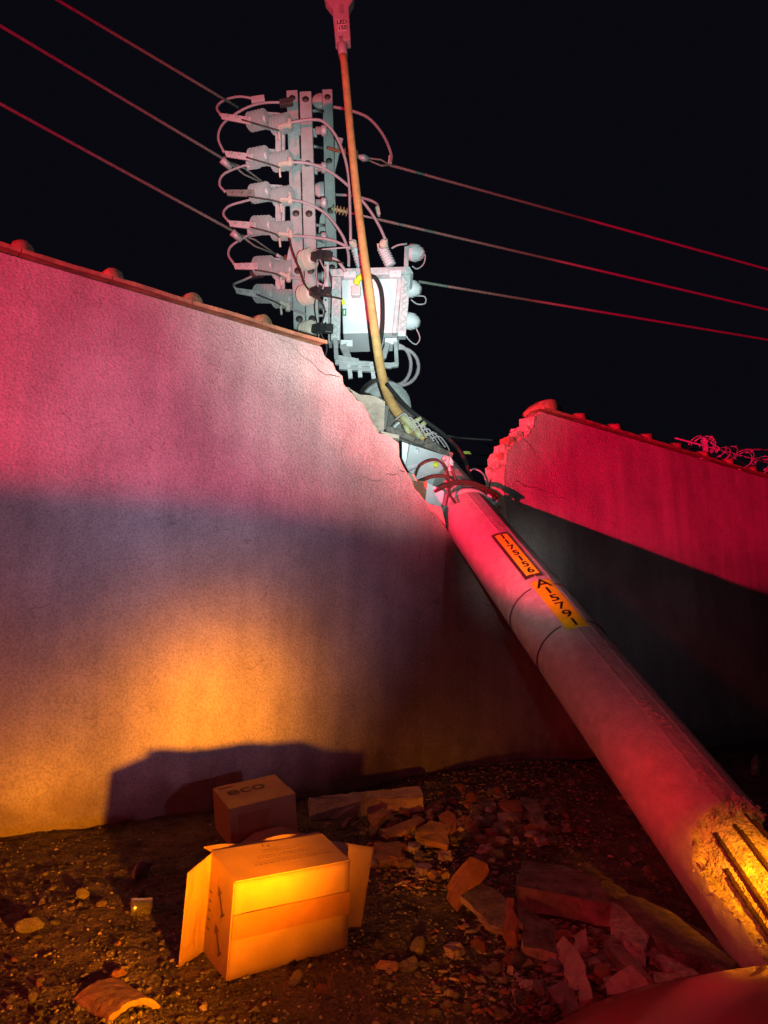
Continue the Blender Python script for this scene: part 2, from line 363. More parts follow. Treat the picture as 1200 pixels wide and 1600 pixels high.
def cover(s, r=0.058, big=1.0):
    mb = MB(); n = 12; vs = []; k = 8
    for i in range(k + 1):
        o = 0.075 - (TH + 0.15) * i / k
        for j in range(n + 1):
            a = math.pi * j / n; rr = r * big * (1 + 0.14 * noise.noise(V(s * 7 + j * 0.5, i * 0.7, 2)))
            z = 3.068 + 0.028 * (1 - ((o + TH / 2) / 0.15) ** 2)
            vs.append(wl(s + rr * math.cos(a), o, z + rr * math.sin(a) * 0.95))
    m = n + 1
    fs = [(i * m + j, i * m + j + 1, (i + 1) * m + j + 1, (i + 1) * m + j) for i in range(k) for j in range(n)]
    fs += [tuple(range(m)), tuple(range(k * m, k * m + m))[::-1]]
    mb.add(vs, fs, 0, True)
    return mb.build('cover_tile', 'tile', wall)
sl = [-1.045 - 0.49 * i for i in range(-0, 14)]
for s in sl: cover(s)
cap_run(-1.045, nt_[0][0] + 0.02)
for a in sl[:-1]: cap_run(a - 0.49, a - 0.004)
sr = [2.28 + 0.53 * i for i in range(22)]
for s in sr: cover(s, 0.062)
cover(1.86, 0.085, 1.2)
for a in [1.75] + sr[:-1]:
    cap_run(a, (2.276 if a == 1.75 else a + 0.526))
# broken bricks left in the jagged ends
def brick_lump(pxs, t, thick, m='brick', nm='broken_brick'):
    mb = MB(); mb.slab_px(pxs, t, thick); return mb.build(nm, m, wall, bevel=0.004)
brick_lump([(641, 746), (652, 750), (668, 752), (664, 790), (650, 778)], 0.0050, 0.10)
brick_lump([(655, 783), (690, 792), (697, 822), (684, 806)], 0.0049, 0.08, 'mortar', 'plaster_fragment')
brick_lump([(636, 738), (648, 741), (652, 752), (641, 750)], 0.0049, 0.05, 'mortar', 'plaster_fragment')
brick_lump([(784, 690), (800, 686), (803, 700), (786, 712)], 0.0059, 0.07, 'mortar', 'plaster_fragment')
brick_lump([(798, 670), (830, 668), (834, 680), (804, 692)], 0.0060, 0.07, 'mortar', 'plaster_fragment')
brick_lump([(776, 738), (788, 742), (789, 760), (775, 758)], 0.0059, 0.06, 'mortar', 'plaster_fragment')

edge_pts = [(Vector(q), (q[0] > 0.9)) for q in outline[3:-3]]
zc = 1.78
while zc < 3.0:
    for right in (False, True):
        near = [q for q, r_ in edge_pts if r_ == right and abs(q[1] - zc) < 0.06]
        if not near or (not right and random.random() < .35): continue
        sx = (max if not right else min)(q[0] for q in near); w = random.uniform(.04, .10); sg = 1 if not right else -1
        o0 = -TH + random.uniform(.005, .02); o1 = -random.uniform(.02, .05) if right else -random.uniform(.05, .09)
        cs = sx - sg * .05; ce = sx + sg * random.uniform(-.01, .03)
        vs = []
        for s_ in (cs, ce):
            for o_ in (o0, o1):
                for z_ in (zc - .032, zc + .032): vs.append(wl(s_ + random.gauss(0, .006), o_, z_ + random.gauss(0, .005)))
        mb = MB(); mb.add(vs, [(0, 1, 3, 2), (4, 6, 7, 5), (0, 4, 5, 1), (2, 3, 7, 6), (0, 2, 6, 4), (1, 5, 7, 3)]); mb.build('broken_brick', random.choice(('mortar', 'mortar', 'broken', 'brick')), wall, bevel=.004)
    zc += .078

def rim(pts_, side):
    mb = MB(); a = []; b = []
    for i, q in enumerate(pts_):
        w = 0.010 + 0.022 * abs(noise.noise(V(i * .45, side * 9.1, 0))) + random.uniform(0, .006)
        a.append(q); b.append(Vector((q[0] + side * w, q[1] + random.uniform(-.006, .002))))
    n = len(a); vs = [wl(q[0], 0.003, q[1]) for q in a] + [wl(q[0], 0.0015, q[1]) for q in b] + [wl(q[0], -0.02, q[1]) for q in a] + [wl(q[0], -0.01, q[1]) for q in b]
    fs = []
    for i in range(n - 1): fs += [(i, i + 1, n + i + 1, n + i), (i, 2 * n + i, 2 * n + i + 1, i + 1), (n + i, n + i + 1, 3 * n + i + 1, 3 * n + i)]
    mb.add(vs, fs); return mb.build('torn_render', 'mortar', wall)
nn = [q for q in outline[3:-3]]
rim([q for q in nn if q[0] < 0.66 and q[1] > 1.6], -1); rim([q for q in nn if q[0] > 1.0 and q[1] > 1.7], 1)
def crack(s0, z0, ds, dz, n, w=0.0035):
    pts_ = []; s_, z_ = s0, z0
    for i in range(n): pts_.append((s_, z_)); s_ += ds * random.uniform(.5, 1.4) + random.gauss(0, .014); z_ += dz * random.uniform(.5, 1.4) + random.gauss(0, .014)
    mb = MB(); vs = []
    for i, (a_, b_) in enumerate(pts_):
        k = w * (1 - i / n) * random.uniform(.5, 1.2) + .0006
        vs += [wl(a_ - k * abs(dz) / (abs(ds) + abs(dz)), 0.0012, b_ - k), wl(a_ + k * abs(dz) / (abs(ds) + abs(dz)), 0.0012, b_ + k)]
    mb.add(vs, [(2 * i, 2 * i + 1, 2 * i + 3, 2 * i + 2) for i in range(n - 1)]); mb.build('crack', 'dark', wall)
crack(0.32, 2.3, -.045, -.02, 16); crack(0.50, 1.95, -.03, -.05, 18); crack(-0.40, 2.86, -.05, .004, 12)
crack(1.40, 2.35, .05, -.012, 15); crack(1.50, 2.75, .04, -.03, 10, .0025)

# ------------------------------------------------------------------ the fallen pole
Pt = P(731, 806, 0.00511); Pb = P(1218, 1444, 0.00230)
AX = (Pb - Pt); LT = AX.length; AX.normalize()
Ptop = Pt - AX * 3.15      # towards the far end
Pend = Pb + AX * 1.8
LP = (Pend - Ptop).length
def pr(a): # radius at distance a from the top
    return 0.200 + 0.020 * a / LP
toC = (CAM - Pb); U0 = (toC - AX * toC.dot(AX)).normalized(); U1 = U0.cross(AX)
if U1.x < 0: U1 = -U1
def surf(a, phi, dr=0.0):
    return Ptop + AX * a + (U0 * math.cos(phi) + U1 * math.sin(phi)) * (pr(a) + dr)
def pole_uv(px, py):
    best = None
    for i in range(0, 200):
        a = LP * i / 199
        for j in range(-45, 46):
            ph = R_(j * 2.2); q = surf(a, ph)
            nrm = (U0 * math.cos(ph) + U1 * math.sin(ph))
            if nrm.dot(CAM - q) < 0: continue
            x, y, _ = proj(q); e = (x - px) ** 2 + (y - py) ** 2
            if best is None or e < best[0]: best = (e, a, ph)
    return best[1], best[2]
pole = thing('utility_pole', surf(LP - 0.8, 0), 'huge round concrete utility pole fallen through the wall, leaning to the left', 'utility pole')
brk = [pole_uv(*p) for p in ((1130, 1248), (1094, 1258), (1087, 1292), (1085, 1350), (1112, 1395), (1144, 1424), (1170, 1464), (1188, 1490))]
bk = sorted(brk)
def phimin(a):
    if a < bk[0][0]: return 9
    for (a0, p0), (a1, p1) in zip(bk, bk[1:]):
        if a0 <= a <= a1: return p0 + (p1 - p0) * (a - a0) / max(1e-6, a1 - a0)
    return bk[-1][1]
a_brk = min(a for a, p in brk)
def broken_d(a, ph):
    nz = noise.fractal(V(a * 9, ph * 2.2, 3), 0.7, 2.0, 5)
    if a + 0.06 * nz < a_brk: return 0.0
    lo = phimin(max(a, a_brk + 0.001)) + 0.16 * nz
    return max(0.0, min(ph - lo, (a + 0.06 * nz - a_brk) * 6, 2.3 - ph))
def broken(a, ph): return min(1, broken_d(a, ph) / 0.07)
mb = MB(); rows = [0.0]
while rows[-1] < LP: rows.append(rows[-1] + (0.012 if rows[-1] > a_brk - 0.15 and rows[-1] < LP - 0.7 else 0.05))
NA = 160; vs = []; brf = []
for a in rows:
    for j in range(NA):
        ph = -math.pi + 2 * math.pi * j / NA; b = broken(a, ph); dr = 0.0
        ridge = min(abs(ph - 0.52), abs(ph - 0.95))
        if ridge < 0.022: dr += 0.006
        if b:
            edge = max(0.0, 1 - broken_d(a, ph) / 0.16)
            dr -= b * (0.036 + (0.004 + 0.030 * edge) * noise.fractal(V(a * 24, ph * 5, 7), 0.7, 2, 4))
            if edge > 0: dr += 0.030 * edge * abs(noise.noise(V(a * 40, ph * 8, 1)))
        vs.append(surf(a, ph, dr)); brf.append(b > 0.05)
for i in range(len(rows) - 1):
    for j in range(NA):
        j2 = (j + 1) % NA; q = (i * NA + j, i * NA + j2, (i + 1) * NA + j2, (i + 1) * NA + j)
        isb = sum(brf[k] for k in q) >= 2
        mb.f.append(list(q)); mb.m.append(1 if isb else 0); mb.sm.append(not isb)
mb.v += [tuple(v) for v in vs]
mb.f.append(list(range(NA))); mb.m.append(0); mb.sm.append(False)
mb.build('shaft', ['concrete', 'core'], pole)
# exposed reinforcing bars
for (q0, q1) in (((1152, 1285), (1196, 1345)), ((1117, 1300), (1192, 1418)), ((1126, 1352), (1190, 1450)), ((1172, 1262), (1198, 1296))):
    (a0, p0), (a1, p1) = pole_uv(*q0), pole_uv(*q1); n_ = int((LP - a0 - .3) / 0.010)
    mb = MB(); pts = [surf(a0 + i * 0.010, p0 + (p1 - p0) * i * 0.010 / max(.05, a1 - a0) * .8, -0.026 if i > 3 else -0.036) for i in range(n_)]
    mb.tube(pts, [0.0085 + (0.0018 if i % 2 == 0 else 0) for i in range(len(pts))], 8); mb.build('reinforcing_bar', 'rust', pole)
# loose jagged bits round the break
mb = MB()
for i in range(150):
    a = a_brk + random.uniform(-0.02, LP - a_brk - 0.3); ph = phimin(max(a, a_brk + 0.01)) + random.gauss(0.02, 0.07)
    if i % 3 == 0: a = a_brk + random.gauss(0.01, 0.02); ph = random.uniform(bk[0][1] - .1, 1.6)
    c = surf(a, ph, -0.012 + random.uniform(-0.008, 0.010)); r = random.uniform(0.006, 0.020)
    e = [V(*[random.gauss(0, 1) for _ in range(3)]).normalized() for _ in range(3)]
    vs = [c + V(random.gauss(0, 1), random.gauss(0, 1), random.gauss(0, 1)).normalized() * r * random.uniform(.6, 1.2) for _ in range(6)]
    mb.add(vs, [(0, 1, 2), (0, 2, 3), (0, 3, 1), (1, 2, 4), (2, 3, 5), (3, 1, 4), (4, 5, 2), (4, 5, 3)])
tag(mb.build('concrete_crumbs', 'core', pole), kind='stuff')
# number plates, bent to the shaft
def curved_plate(nm, m, a0, a1, ph0, ph1, dr, parent, th=0.004):
    mb = MB(); n = 10; k = 12
    lay = []
    for d in (dr, dr - th):
        for i in range(k + 1):
            for j in range(n + 1): lay.append(surf(a0 + (a1 - a0) * i / k, ph0 + (ph1 - ph0) * j / n, d))
    m_ = n + 1; S = (k + 1) * m_
    fs = [(i * m_ + j, i * m_ + j + 1, (i + 1) * m_ + j + 1, (i + 1) * m_ + j) for i in range(k) for j in range(n)]
    fs += [tuple(S + q for q in f[::-1]) for f in fs]
    for i in range(k):
        for j in (0, n): fs.append((i * m_ + j, (i + 1) * m_ + j, S + (i + 1) * m_ + j, S + i * m_ + j))
    for j in range(n):
        for i in (0, k): fs.append((i * m_ + j, i * m_ + j + 1, S + i * m_ + j + 1, S + i * m_ + j))
    mb.add(lay, fs); return mb.build(nm, m, parent)
def curved_text(nm, m, body, a, ph, size, rot, dr, parent, extrude=0.0, stretch=1.0, bold=0.0):
    vs, fs = text_geo(body, size, extrude, bold); mb = MB(); c, s = math.cos(rot), math.sin(rot); out = []
    for v in vs:
        x = v.x * c - v.y * s; y = v.x * s + v.y * c
        out.append(surf(a - y * stretch, ph + x / pr(a), dr + v.z))
    mb.add(out, fs); return mb
def merge(mbs, nm, m, parent):
    o = MB()
    for q in mbs: o.add(q.v, q.f)
    return o.build(nm, m, parent)
def plate(px0, px1, chars, w, m, size, bold, label, nm='number_plate'):
    (a0, p0), (a1, p1) = pole_uv(*px0), pole_uv(*px1); ph = (p0 + p1) / 2
    o = curved_plate(nm, m, a0, a1, ph - w / 2 / pr(a0), ph + w / 2 / pr(a0), 0.007, pole)
    o['label'] = label
    n = len(chars); ms = []
    for i, ch in enumerate(chars):
        big = 1.25 if ch == 'A' else 1.0
        ms.append(curved_text('', '', ch, a0 + (a1 - a0) * (i + 0.5) / n, ph, size * big, 0, 0.0085, None, 0.0005, (a1 - a0) / n / size * 1.12, bold))
    t = merge(ms, 'lettering', 'ink', pole)
    mw = t.matrix_world.copy(); t.parent = o; t.matrix_parent_inverse = Matrix()
    return a0, a1, ph
_a, _p = pole_uv(786, 838); _b, _q = pole_uv(828, 896)
curved_plate('backing_plate', 'rust', _a - .03, _b + .03, (_p + _q) / 2 - .30, (_p + _q) / 2 + .26, 0.005, pole)
curved = plate((786, 838), (828, 896), '1175156', 0.085, 'yellowb', 0.088, 0.002, 'narrow bright reflective yellow plate reading 1175156')
aA0, aA1, phA = plate((848, 910), (898, 982), 'A15791', 0.125, 'yellow', 0.115, 0.0015, 'wider dull yellow plate reading A15791')
def ring(a, nm, m, r, d=0.003, ph0=-math.pi, ph1=math.pi, tilt=0.0):
    mb = MB(); n = 64
    mb.tube([surf(a + tilt * math.sin(ph0 + (ph1 - ph0) * i / n), ph0 + (ph1 - ph0) * i / n, d) for i in range(n + 1)], r, 6)
    return mb.build(nm, m, pole)
ring(aA0 + 0.05, 'strap', 'dark', 0.004, 0.004, -2.4, phA - 0.36)
ring(aA0 + 0.05, 'strap', 'dark', 0.004, 0.004, phA + 0.34, 2.4)
ring(aA1 - 0.05, 'strap', 'dark', 0.004, 0.004, -2.4, phA - 0.36)
ring(aA1 - 0.05, 'strap', 'dark', 0.004, 0.004, phA + 0.34, 2.4)
# cast-in lettering
ms = []
for (x, y), ch in zip(((1004, 1100), (1012, 1112), (1020, 1121), (1032, 1131), (1040, 1140)), '09621'):
    a, ph = pole_uv(x, y); ms.append(curved_text('', '', ch, a, ph, 0.07, math.pi / 2 + math.pi, 0.003, None, 0.008, 1, 0.001))
for (x, y), ch in zip(((1089, 1206), (1098, 1218), (1108, 1228), (1119, 1240)), '3211'):
    a, ph = pole_uv(x, y); ms.append(curved_text('', '', ch, a, ph, 0.075, math.pi / 2 + math.pi, 0.003, None, 0.008, 1, 0.001))
for (x, y), ch in zip(((920, 1008), (933, 1022), (946, 1037)), '821'):
    a, ph = pole_uv(x, y); ms.append(curved_text('', '', ch, a, ph, 0.06, math.pi / 2 + math.pi, 0.0002, None, 0.002))
merge(ms, 'lettering', 'concrete', pole)
# collar at the wall gap and at the top
def band(px, w, nm='clamp_band', m='galv', extra=0.012):
    a, _ = pole_uv(*px); mb = MB()
    mb.lathe(Ptop + AX * (a - w / 2), Ptop + AX * (a + w / 2), [(0, pr(a) + 0.002), (0, pr(a) + extra), (1, pr(a) + extra), (1, pr(a) + 0.002)], 40)
    return mb.build(nm, m, pole)
band((712, 770), 0.07, m='fibre'); band((640, 655), 0.09); band((577, 596), 0.42, extra=0.085, m='fibre'); band((592, 612), 0.10, extra=.11)
# crossarms (level once, upright now)
def crossarm(pt, pb, t0, t1, w, dpt):
    a = P(*pt, t0); b = P(*pb, t1); mb = MB(); mb.beam(a, b, w, dpt, V(0, 1, 0))
    o = mb.build('crossarm', 'fibre', pole, bevel=0.008)
    for k in (0.035, 0.3, 0.5, 0.72, 0.9):
        c = a.lerp(b, k) + V(0, -dpt / 2, 0); bm_ = MB(); bm_.lathe(c + V(0, 0.012, 0), c + V(0, -0.012, 0), [(0, .022), (.5, .022), (.5, .045), (.75, .045), (.76, 0.02), (1, .018)][:], 12)
        q = bm_.build('bolt', 'dark', pole); q.parent = o; q.matrix_parent_inverse = Matrix()
    return o
crossarm((457, 146), (470, 545), 0.0084, 0.0078, 0.145, 0.12)
crossarm((478, 149), (490, 545), 0.0082, 0.0076, 0.15, 0.14)
crossarm((512, 146), (522, 540), 0.0090, 0.0083, 0.14, 0.16)
# braces between and brackets
mb = MB()
for a, b in (((487, 173), (505, 174)), ((487, 228), (503, 231)), ((487, 318), (505, 320)), ((490, 352), (512, 352)), ((487, 400), (510, 402))):
    mb = MB(); mb.tube([P(*a, 0.0083), P(*b, 0.0087)], 0.018, 8); mb.build('tie_rod', 'galv', pole)
for g_, t_ in (([(523, 213), (536, 216), (530, 240), (523, 270)], .0088), ([(500, 340), (508, 320), (512, 400), (494, 400)], .0088), ([(452, 385), (447, 410), (470, 412), (466, 370)], .0080)):
    mb = MB(); mb.slab_px(g_, t_, 0.03); mb.build('gusset_plate', 'fibre', pole)
# platform frame where the switchgear sits on the shaft
mb = MB()
for a, b, w in (((524, 566), (612, 572), .06), ((530, 574), (600, 580), .05), ((545, 566), (548, 592), .05), ((562, 566), (563, 590), .05), ((580, 566), (584, 592), .05), ((527, 560), (560, 566), .07), ((600, 572), (622, 570), .05)):
    mb.beam(P(*a, 0.0073), P(*b, 0.0073), w, 0.05, V(0, 1, 0))
mb.build('support_frame', 'galv', pole, bevel=0.004)
# grey channel and white cover plates lying on the shaft in the gap
mb = MB(); mb.beam(P(598, 668, 0.00545), P(705, 713, 0.0056), 0.05, 0.07, V(0, 1, 0)); mb.build('steel_channel', 'slab', pole, bevel=0.004)
# ------------------------------------------------------------------ cable junction cover in the gap
jb = thing('junction_cover', P(670, 760, 0.0056), 'pale sheet metal cover plate on the pole inside the wall gap', 'cover plate')
mb = MB(); mb.slab_px([(640, 694), (704, 714), (698, 752), (690, 786), (664, 778), (646, 748), (634, 728)], [.00535, .0055, .0055, .0054, .0053, .0052, .0052], 0.03); mb.build('plate', 'paint', jb, bevel=0.004)
mb = MB(); mb.slab_px([(628, 690), (639, 694), (634, 728), (628, 716)], 0.0053, 0.05); mb.build('flange', 'galv', jb, bevel=0.003)
mb = MB(); mb.slab_px([(703, 712), (709, 722), (704, 752), (699, 750)], 0.0054, 0.04); mb.build('flange', 'galv', jb, bevel=0.003)
mb = MB(); c = P(681, 726, 0.00536)
mb.lathe(c + V(0, 0.02, 0), c + V(0, -0.01, 0), [(0, 0.022), (1, 0.022)], 16); mb.build('yellow_sticker', 'yellowb', jb)
for x, y in ((652, 704), (655, 719), (694, 716)):
    mb = MB(); c = P(x, y, 0.00535); mb.lathe(c + V(0, 0.03, 0), c + V(0, -0.015, 0), [(0, 0.02), (1, 0.016)], 10); mb.build('bolt', 'galv', jb)
mb = MB(); mb.slab_px([(665, 752), (694, 768), (690, 796), (664, 786), (652, 770)], 0.0051, 0.02); mb.build('bent_flap', 'paint', jb, bevel=0.003)

# ------------------------------------------------------------------ insulator builders
def sheds(a, b, rc, rs, n, mb=None, m='porc', sides=18):
    mb = mb or MB(); prof = [(0, rc * 0.8)]
    for i in range(n):
        q = (i + 0.15) / n; w = 1.0 / n
        prof += [(q, rc), (q + 0.16 * w, rs * .97), (q + 0.22 * w, rs), (q + 0.34 * w, rs), (q + 0.48 * w, rc)]
    prof.append((1, rc * 0.8)); mb.lathe(a, b, prof, sides + 6, smooth=False); return mb
rows_px = [  # blade end, insulator 1, insulator 2, clamp
    ((343, 180), (403, 188), (440, 194), (452, 193)), ((350, 239), (405, 245), (441, 252), (453, 253)),
    ((352, 300), (407, 301), (443, 307), (453, 312)), ((356, 348), (410, 352), (441, 361), (454, 367)),
    ((364, 415), (413, 415), (443, 422), (451, 434)), ((366, 453), (414, 459), (443, 467), (450, 480))]
lab = ['topmost', 'second from the top', 'third from the top', 'fourth from the top', 'fifth from the top', 'lowest']
loops = [[(345, 180), (339, 168), (350, 157), (375, 151), (404, 156)],
         [(350, 238), (341, 215), (350, 192), (382, 170), (412, 161), (448, 160)],
         [(352, 300), (343, 288), (350, 272), (378, 260), (396, 257)],
         [(357, 346), (349, 334), (358, 322), (384, 314), (402, 310)],
         [(366, 413), (357, 398), (362, 384), (384, 370), (398, 362)],
         [(367, 450), (366, 444), (380, 438), (402, 428)]]
rights = [[(452, 192), (485, 187), (508, 192), (530, 222), (544, 270), (547, 330), (548, 376)],
          [(453, 253), (485, 256), (515, 268), (548, 294), (575, 325), (592, 352), (602, 374)],
          [(453, 312), (480, 318), (510, 335), (535, 368), (544, 395), (545, 416)],
          [(454, 368), (490, 371), (520, 376), (548, 388)],
          [(450, 433), (480, 437), (505, 446), (520, 458)],
          [(450, 481), (480, 491), (515, 494)]]
for i, (e, i1, i2, cl) in enumerate(rows_px):
    t = 0.0080
    sw = thing('isolator_switch', P(*i2, t), f'grey ribbed isolator switch on the crossarms, {lab[i]} of six', 'isolator switch', 'isolator switches up the left of the crossarms')
    ax_ = (P(*i2, t) - P(*i1, t)).normalized(); dep = V(0.25, -0.55, 0.05)
    mb = MB(); mb.slab_px([(e[0], e[1] - 4), (i1[0] - 10, i1[1] - 5), (i1[0] - 10, i1[1] + 6), (e[0] + 3, e[1] + 5)], t - 0.0001, 0.02)
    for k in (0.2, 0.45, 0.7):
        c = P(e[0], e[1], t - .0001).lerp(P(*i1, t - .0001), k); mb.lathe(c + V(0, 0.02, 0), c + V(0, -0.03, 0), [(0, .022), (1, .018)], 8)
    mb.build('blade', 'bare' if i in (2,) else 'porc', sw, bevel=0.003)
    for (x, y) in (i1, i2):
        c = P(x, y, t); d = (ax_ + V(0, -0.5, 0)).normalized() * 0.13
        o = sheds(c - d, c + d, 0.048, 0.118, 5).build('insulator', 'porc', sw)
    mb = MB(); mb.slab_px([(i1[0] + 8, i1[1] - 14), (i2[0] - 3, i2[1] - 18), (i2[0] + 55, i2[1] + 8), (i2[0] + 55, i2[1] + 18), (i2[0] + 6, i2[1] + 12), (i1[0] + 6, i1[1] + 10)], t + 0.0002, 0.04)
    mb.build('mounting_bracket', 'galv', sw, bevel=0.004)
    mb = MB(); mb.beam(P(i2[0] - 6, i2[1] + 5, t - .0002), P(cl[0] + 4, cl[1] + 1, t - .0002), 0.035, 0.04, V(0, 1, 0)); c = P(*cl, t - .0002)
    mb.lathe(c + V(0, 0, -0.05), c + V(0, 0, 0.05), [(0, .03), (1, .03)], 10)
    mb.tube([P(i2[0] - 5, i2[1] + 5, t - .0002), P(i2[0] - 3, i2[1] + 25, t - .0002)], 0.014, 8)
    mb.build('terminal', 'porcw', sw, bevel=0.002)
    mb = MB(); c = P(494, i2[1] + 10, t); mb.lathe(c, c + V(.14, 0, 0), [(0, .05), (.5, .05), (.5, .07), (.9, .07), (1, .03)], 6); mb.build('end_nut', 'galv', sw)
    mb = MB(); mb.tube(path_px([(e[0] + 35, e[1] + 7), ((i1[0] + i2[0]) / 2, i1[1] + 12), (i2[0] - 4, i2[1] + 10)], t - .0003, sub=5), 0.010, 6); mb.build('bond_wire', 'dark', sw)
    mb = MB(); mb.tube(path_px(loops[i], 0.0079, 0.0081), 0.016, 8); mb.build('jumper_cable', 'cable', sw)
    mb = MB(); mb.tube(path_px(rights[i], 0.0078, 0.0076), 0.018 if i < 4 else 0.015, 8); mb.build('jumper_cable', 'cable', sw)
    c = P(*loops[i][-1], 0.0081); mb = MB(); mb.beam(c - V(0.09, 0, 0.02), c + V(0.08, 0, 0.01), 0.07, 0.09); mb.build('clamp', 'dark' if i % 2 else 'porc', sw, bevel=0.01)
# uprights joining pairs of switches belong to the crossarm set
for y0, y1 in ((196, 246), (312, 356), (430, 462)):
    mb = MB(); mb.beam(P(435, y0, 0.00805), P(435, y1, 0.00805), 0.07, 0.05, V(0, 1, 0)); mb.beam(P(443, y0, 0.0081), P(443, y1, 0.0081), 0.04, 0.08, V(0, 1, 0))
    mb.build('channel_bar', 'galv', pole, bevel=0.004)

# cream surge-arrester discs between arms and box
for k, ((x, y), w) in enumerate((((483, 405), 'upper'), ((481, 460), 'middle'), ((484, 517), 'lower'))):
    c = P(x, y, 0.0075); ins = thing('surge_arrester', c, f'cream disc-shaped surge arrester with black cap, {w} of three beside the switchgear', 'surge arrester', 'surge arresters left of the switchgear')
    d = V(0.75, -0.62, -0.12).normalized()
    mb = sheds(c - d * 0.10, c + d * 0.07, 0.07, 0.118, 3, m='porcw', sides=24); mb.build('insulator', 'porcw', ins)
    mb = MB(); mb.beam(c + d * 0.07, c + d * 0.24, 0.10, 0.10); mb.beam(c + d * 0.16 + V(0.02, 0, 0), c + d * 0.16 + V(0.16, 0, -0.01), 0.06, 0.11); mb.build('black_cap', 'black', ins, bevel=0.012)
    e = c + d * 0.15; mb = MB(); mb.tube(smooth_path([e, e + V(0.05, -.02, -0.12), e + V(0.10, -.02, -0.25), e + V(0.06, 0, -0.42)]), 0.009, 6)
    mb.tube(smooth_path([e, e + V(-0.02, -.02, -0.2), e + V(0.01, -.02, -0.4)]), 0.007, 6); mb.build('lead', 'cable' if k == 0 else 'dark', ins)
    if k < 2:
        mb = MB(); mb.tube(smooth_path([e + V(0, -.02, 0), e + V(0.12, -.06, -0.08), e + V(0.3, -.05, -0.12)]), 0.010, 6); mb.build('lead', 'rust', ins)
for (x, y), w in (((501, 160), 'upper'), ((503, 298), 'lower')):
    c = P(x, y, 0.0092); mb = MB(); mb.lathe(c + V(0, 0.05, 0), c + V(0, -0.06, 0), [(0, .04), (.2, .11), (.8, .125), (1, .10)], 24)
    mb.tube([c + V(0, 0, 0), c + V(-.12, 0, 0)], .02, 8)
    tag(mb.build('disc_insulator', 'porc'), f'flat round disc insulator behind the right crossarm, {w} one', 'insulator', 'disc insulators behind the right crossarm')
# red and dark control leads
for pts, r, m, lb in (([(452, 372), (458, 395), (470, 425), (478, 447), (500, 470)], 0.012, 'rust', 'thin dark red lead dropping between the isolator switches and the arresters'),
                      ([(490, 392), (510, 389), (548, 386)], 0.010, 'cable', 'thin grey lead from the upper arrester across to the left bushing'),
                      ([(540, 424), (528, 408), (516, 402)], 0.02, 'cable', 'short grey cable passing behind the perforated bar beside the switchgear')):
    mb = MB(); mb.tube(path_px(pts, 0.0074), r, 6); tag(mb.build('lead_wire', m), lb, 'wire')

# ------------------------------------------------------------------ switchgear box
T = 0.0078
rc_ = thing('switchgear_box', P(580, 520, T), 'pale grey pole-top switchgear tank with ribbed bushings on the broken pole', 'switchgear')
mb = MB(); mb.slab_px([(533, 428), (631, 424), (624, 519), (536, 521)], T, 0.55); mb.build('tank', 'paint', rc_, bevel=0.012)
mb = MB(); mb.slab_px([(514, 420), (640, 416), (646, 427), (518, 431)], T - .0001, 0.60); mb.build('lid', 'galv', rc_, bevel=0.006)
def lettered(pxs, nm='side_frame'):
    mb = MB(); mb.slab_px(pxs, 0.0076, 0.10)
    return mb.build(nm, 'galv', rc_, bevel=0.004)
f1 = lettered([(519, 433), (533, 431), (531, 531), (517, 531)]); f2 = lettered([(628, 429), (642, 426), (634, 525), (621, 525)])
# embossed diamond pattern along the side frames
for fr, (x0, y0), (x1, y1) in ((f1, (526, 436), (524, 527)), (f2, (635, 433), (628, 518))):
    mb = MB()
    for k in range(9):
        q0 = P(x0 + (x1 - x0) * k / 9, y0 + (y1 - y0) * k / 9, 0.00757); q1 = P(x0 + (x1 - x0) * (k + .8) / 9, y0 + (y1 - y0) * (k + .8) / 9, 0.00757)
        w = 0.032 * (1 if k % 2 else -1); mb.beam(q0 + V(w, -.004, 0), q1 + V(-w, -.004, 0), 0.008, 0.006, V(0, 1, 0))
        if k % 3: mb.beam(q0 + V(-w, -.004, 0), q1 + V(w, -.004, 0), 0.008, 0.006, V(0, 1, 0))
    q = mb.build('embossing', 'fibre', rc_); q.parent = fr; q.matrix_parent_inverse = Matrix()
mb = MB()
for x, y, w, h in ((537, 424, 19, 9), (608, 422, 19, 10), (532, 531, 19, 10), (601, 528, 19, 9)):
    mb.slab_px([(x, y), (x + w, y - .5), (x + w, y + h), (x, y + h)], 0.00755, 0.06)
    c = P(x + w / 2, y + h / 2, 0.00755); mb.lathe(c, c + V(0, -0.015, 0), [(0, .014), (1, .012)], 8)
mb.build('lifting_lug', 'paint', rc_, bevel=0.004)
mb = MB(); mb.slab_px([(622, 430), (629, 430), (619, 520), (613, 520)], 0.00765, 0.08); mb.slab_px([(507, 405), (514, 404), (513, 514), (504, 514)], 0.0076, 0.05)
mb.slab_px([(632, 385), (639, 384), (638, 420), (631, 420)], 0.0078, 0.05)
for k in range(6):
    c = P(509, 415 + k * 18, 0.0076); mb.lathe(c, c + V(0, -0.006, 0), [(0, .013), (1, .013)], 8, mi=1)
mb.build('perforated_bar', ['galv', 'ink'], rc_, bevel=0.003)
mb = MB()
for a, b, w in (((524, 531), (526, 562), .05), ((618, 536), (620, 571), .045), ((536, 541), (545, 562), .08), ((606, 538), (600, 556), .06), ((600, 556), (586, 572), .07)):
    mb = MB(); mb.beam(P(*a, 0.0075), P(*b, 0.0074), w, 0.06, V(0, 1, 0)); mb.build('leg', 'galv', rc_, bevel=0.004)
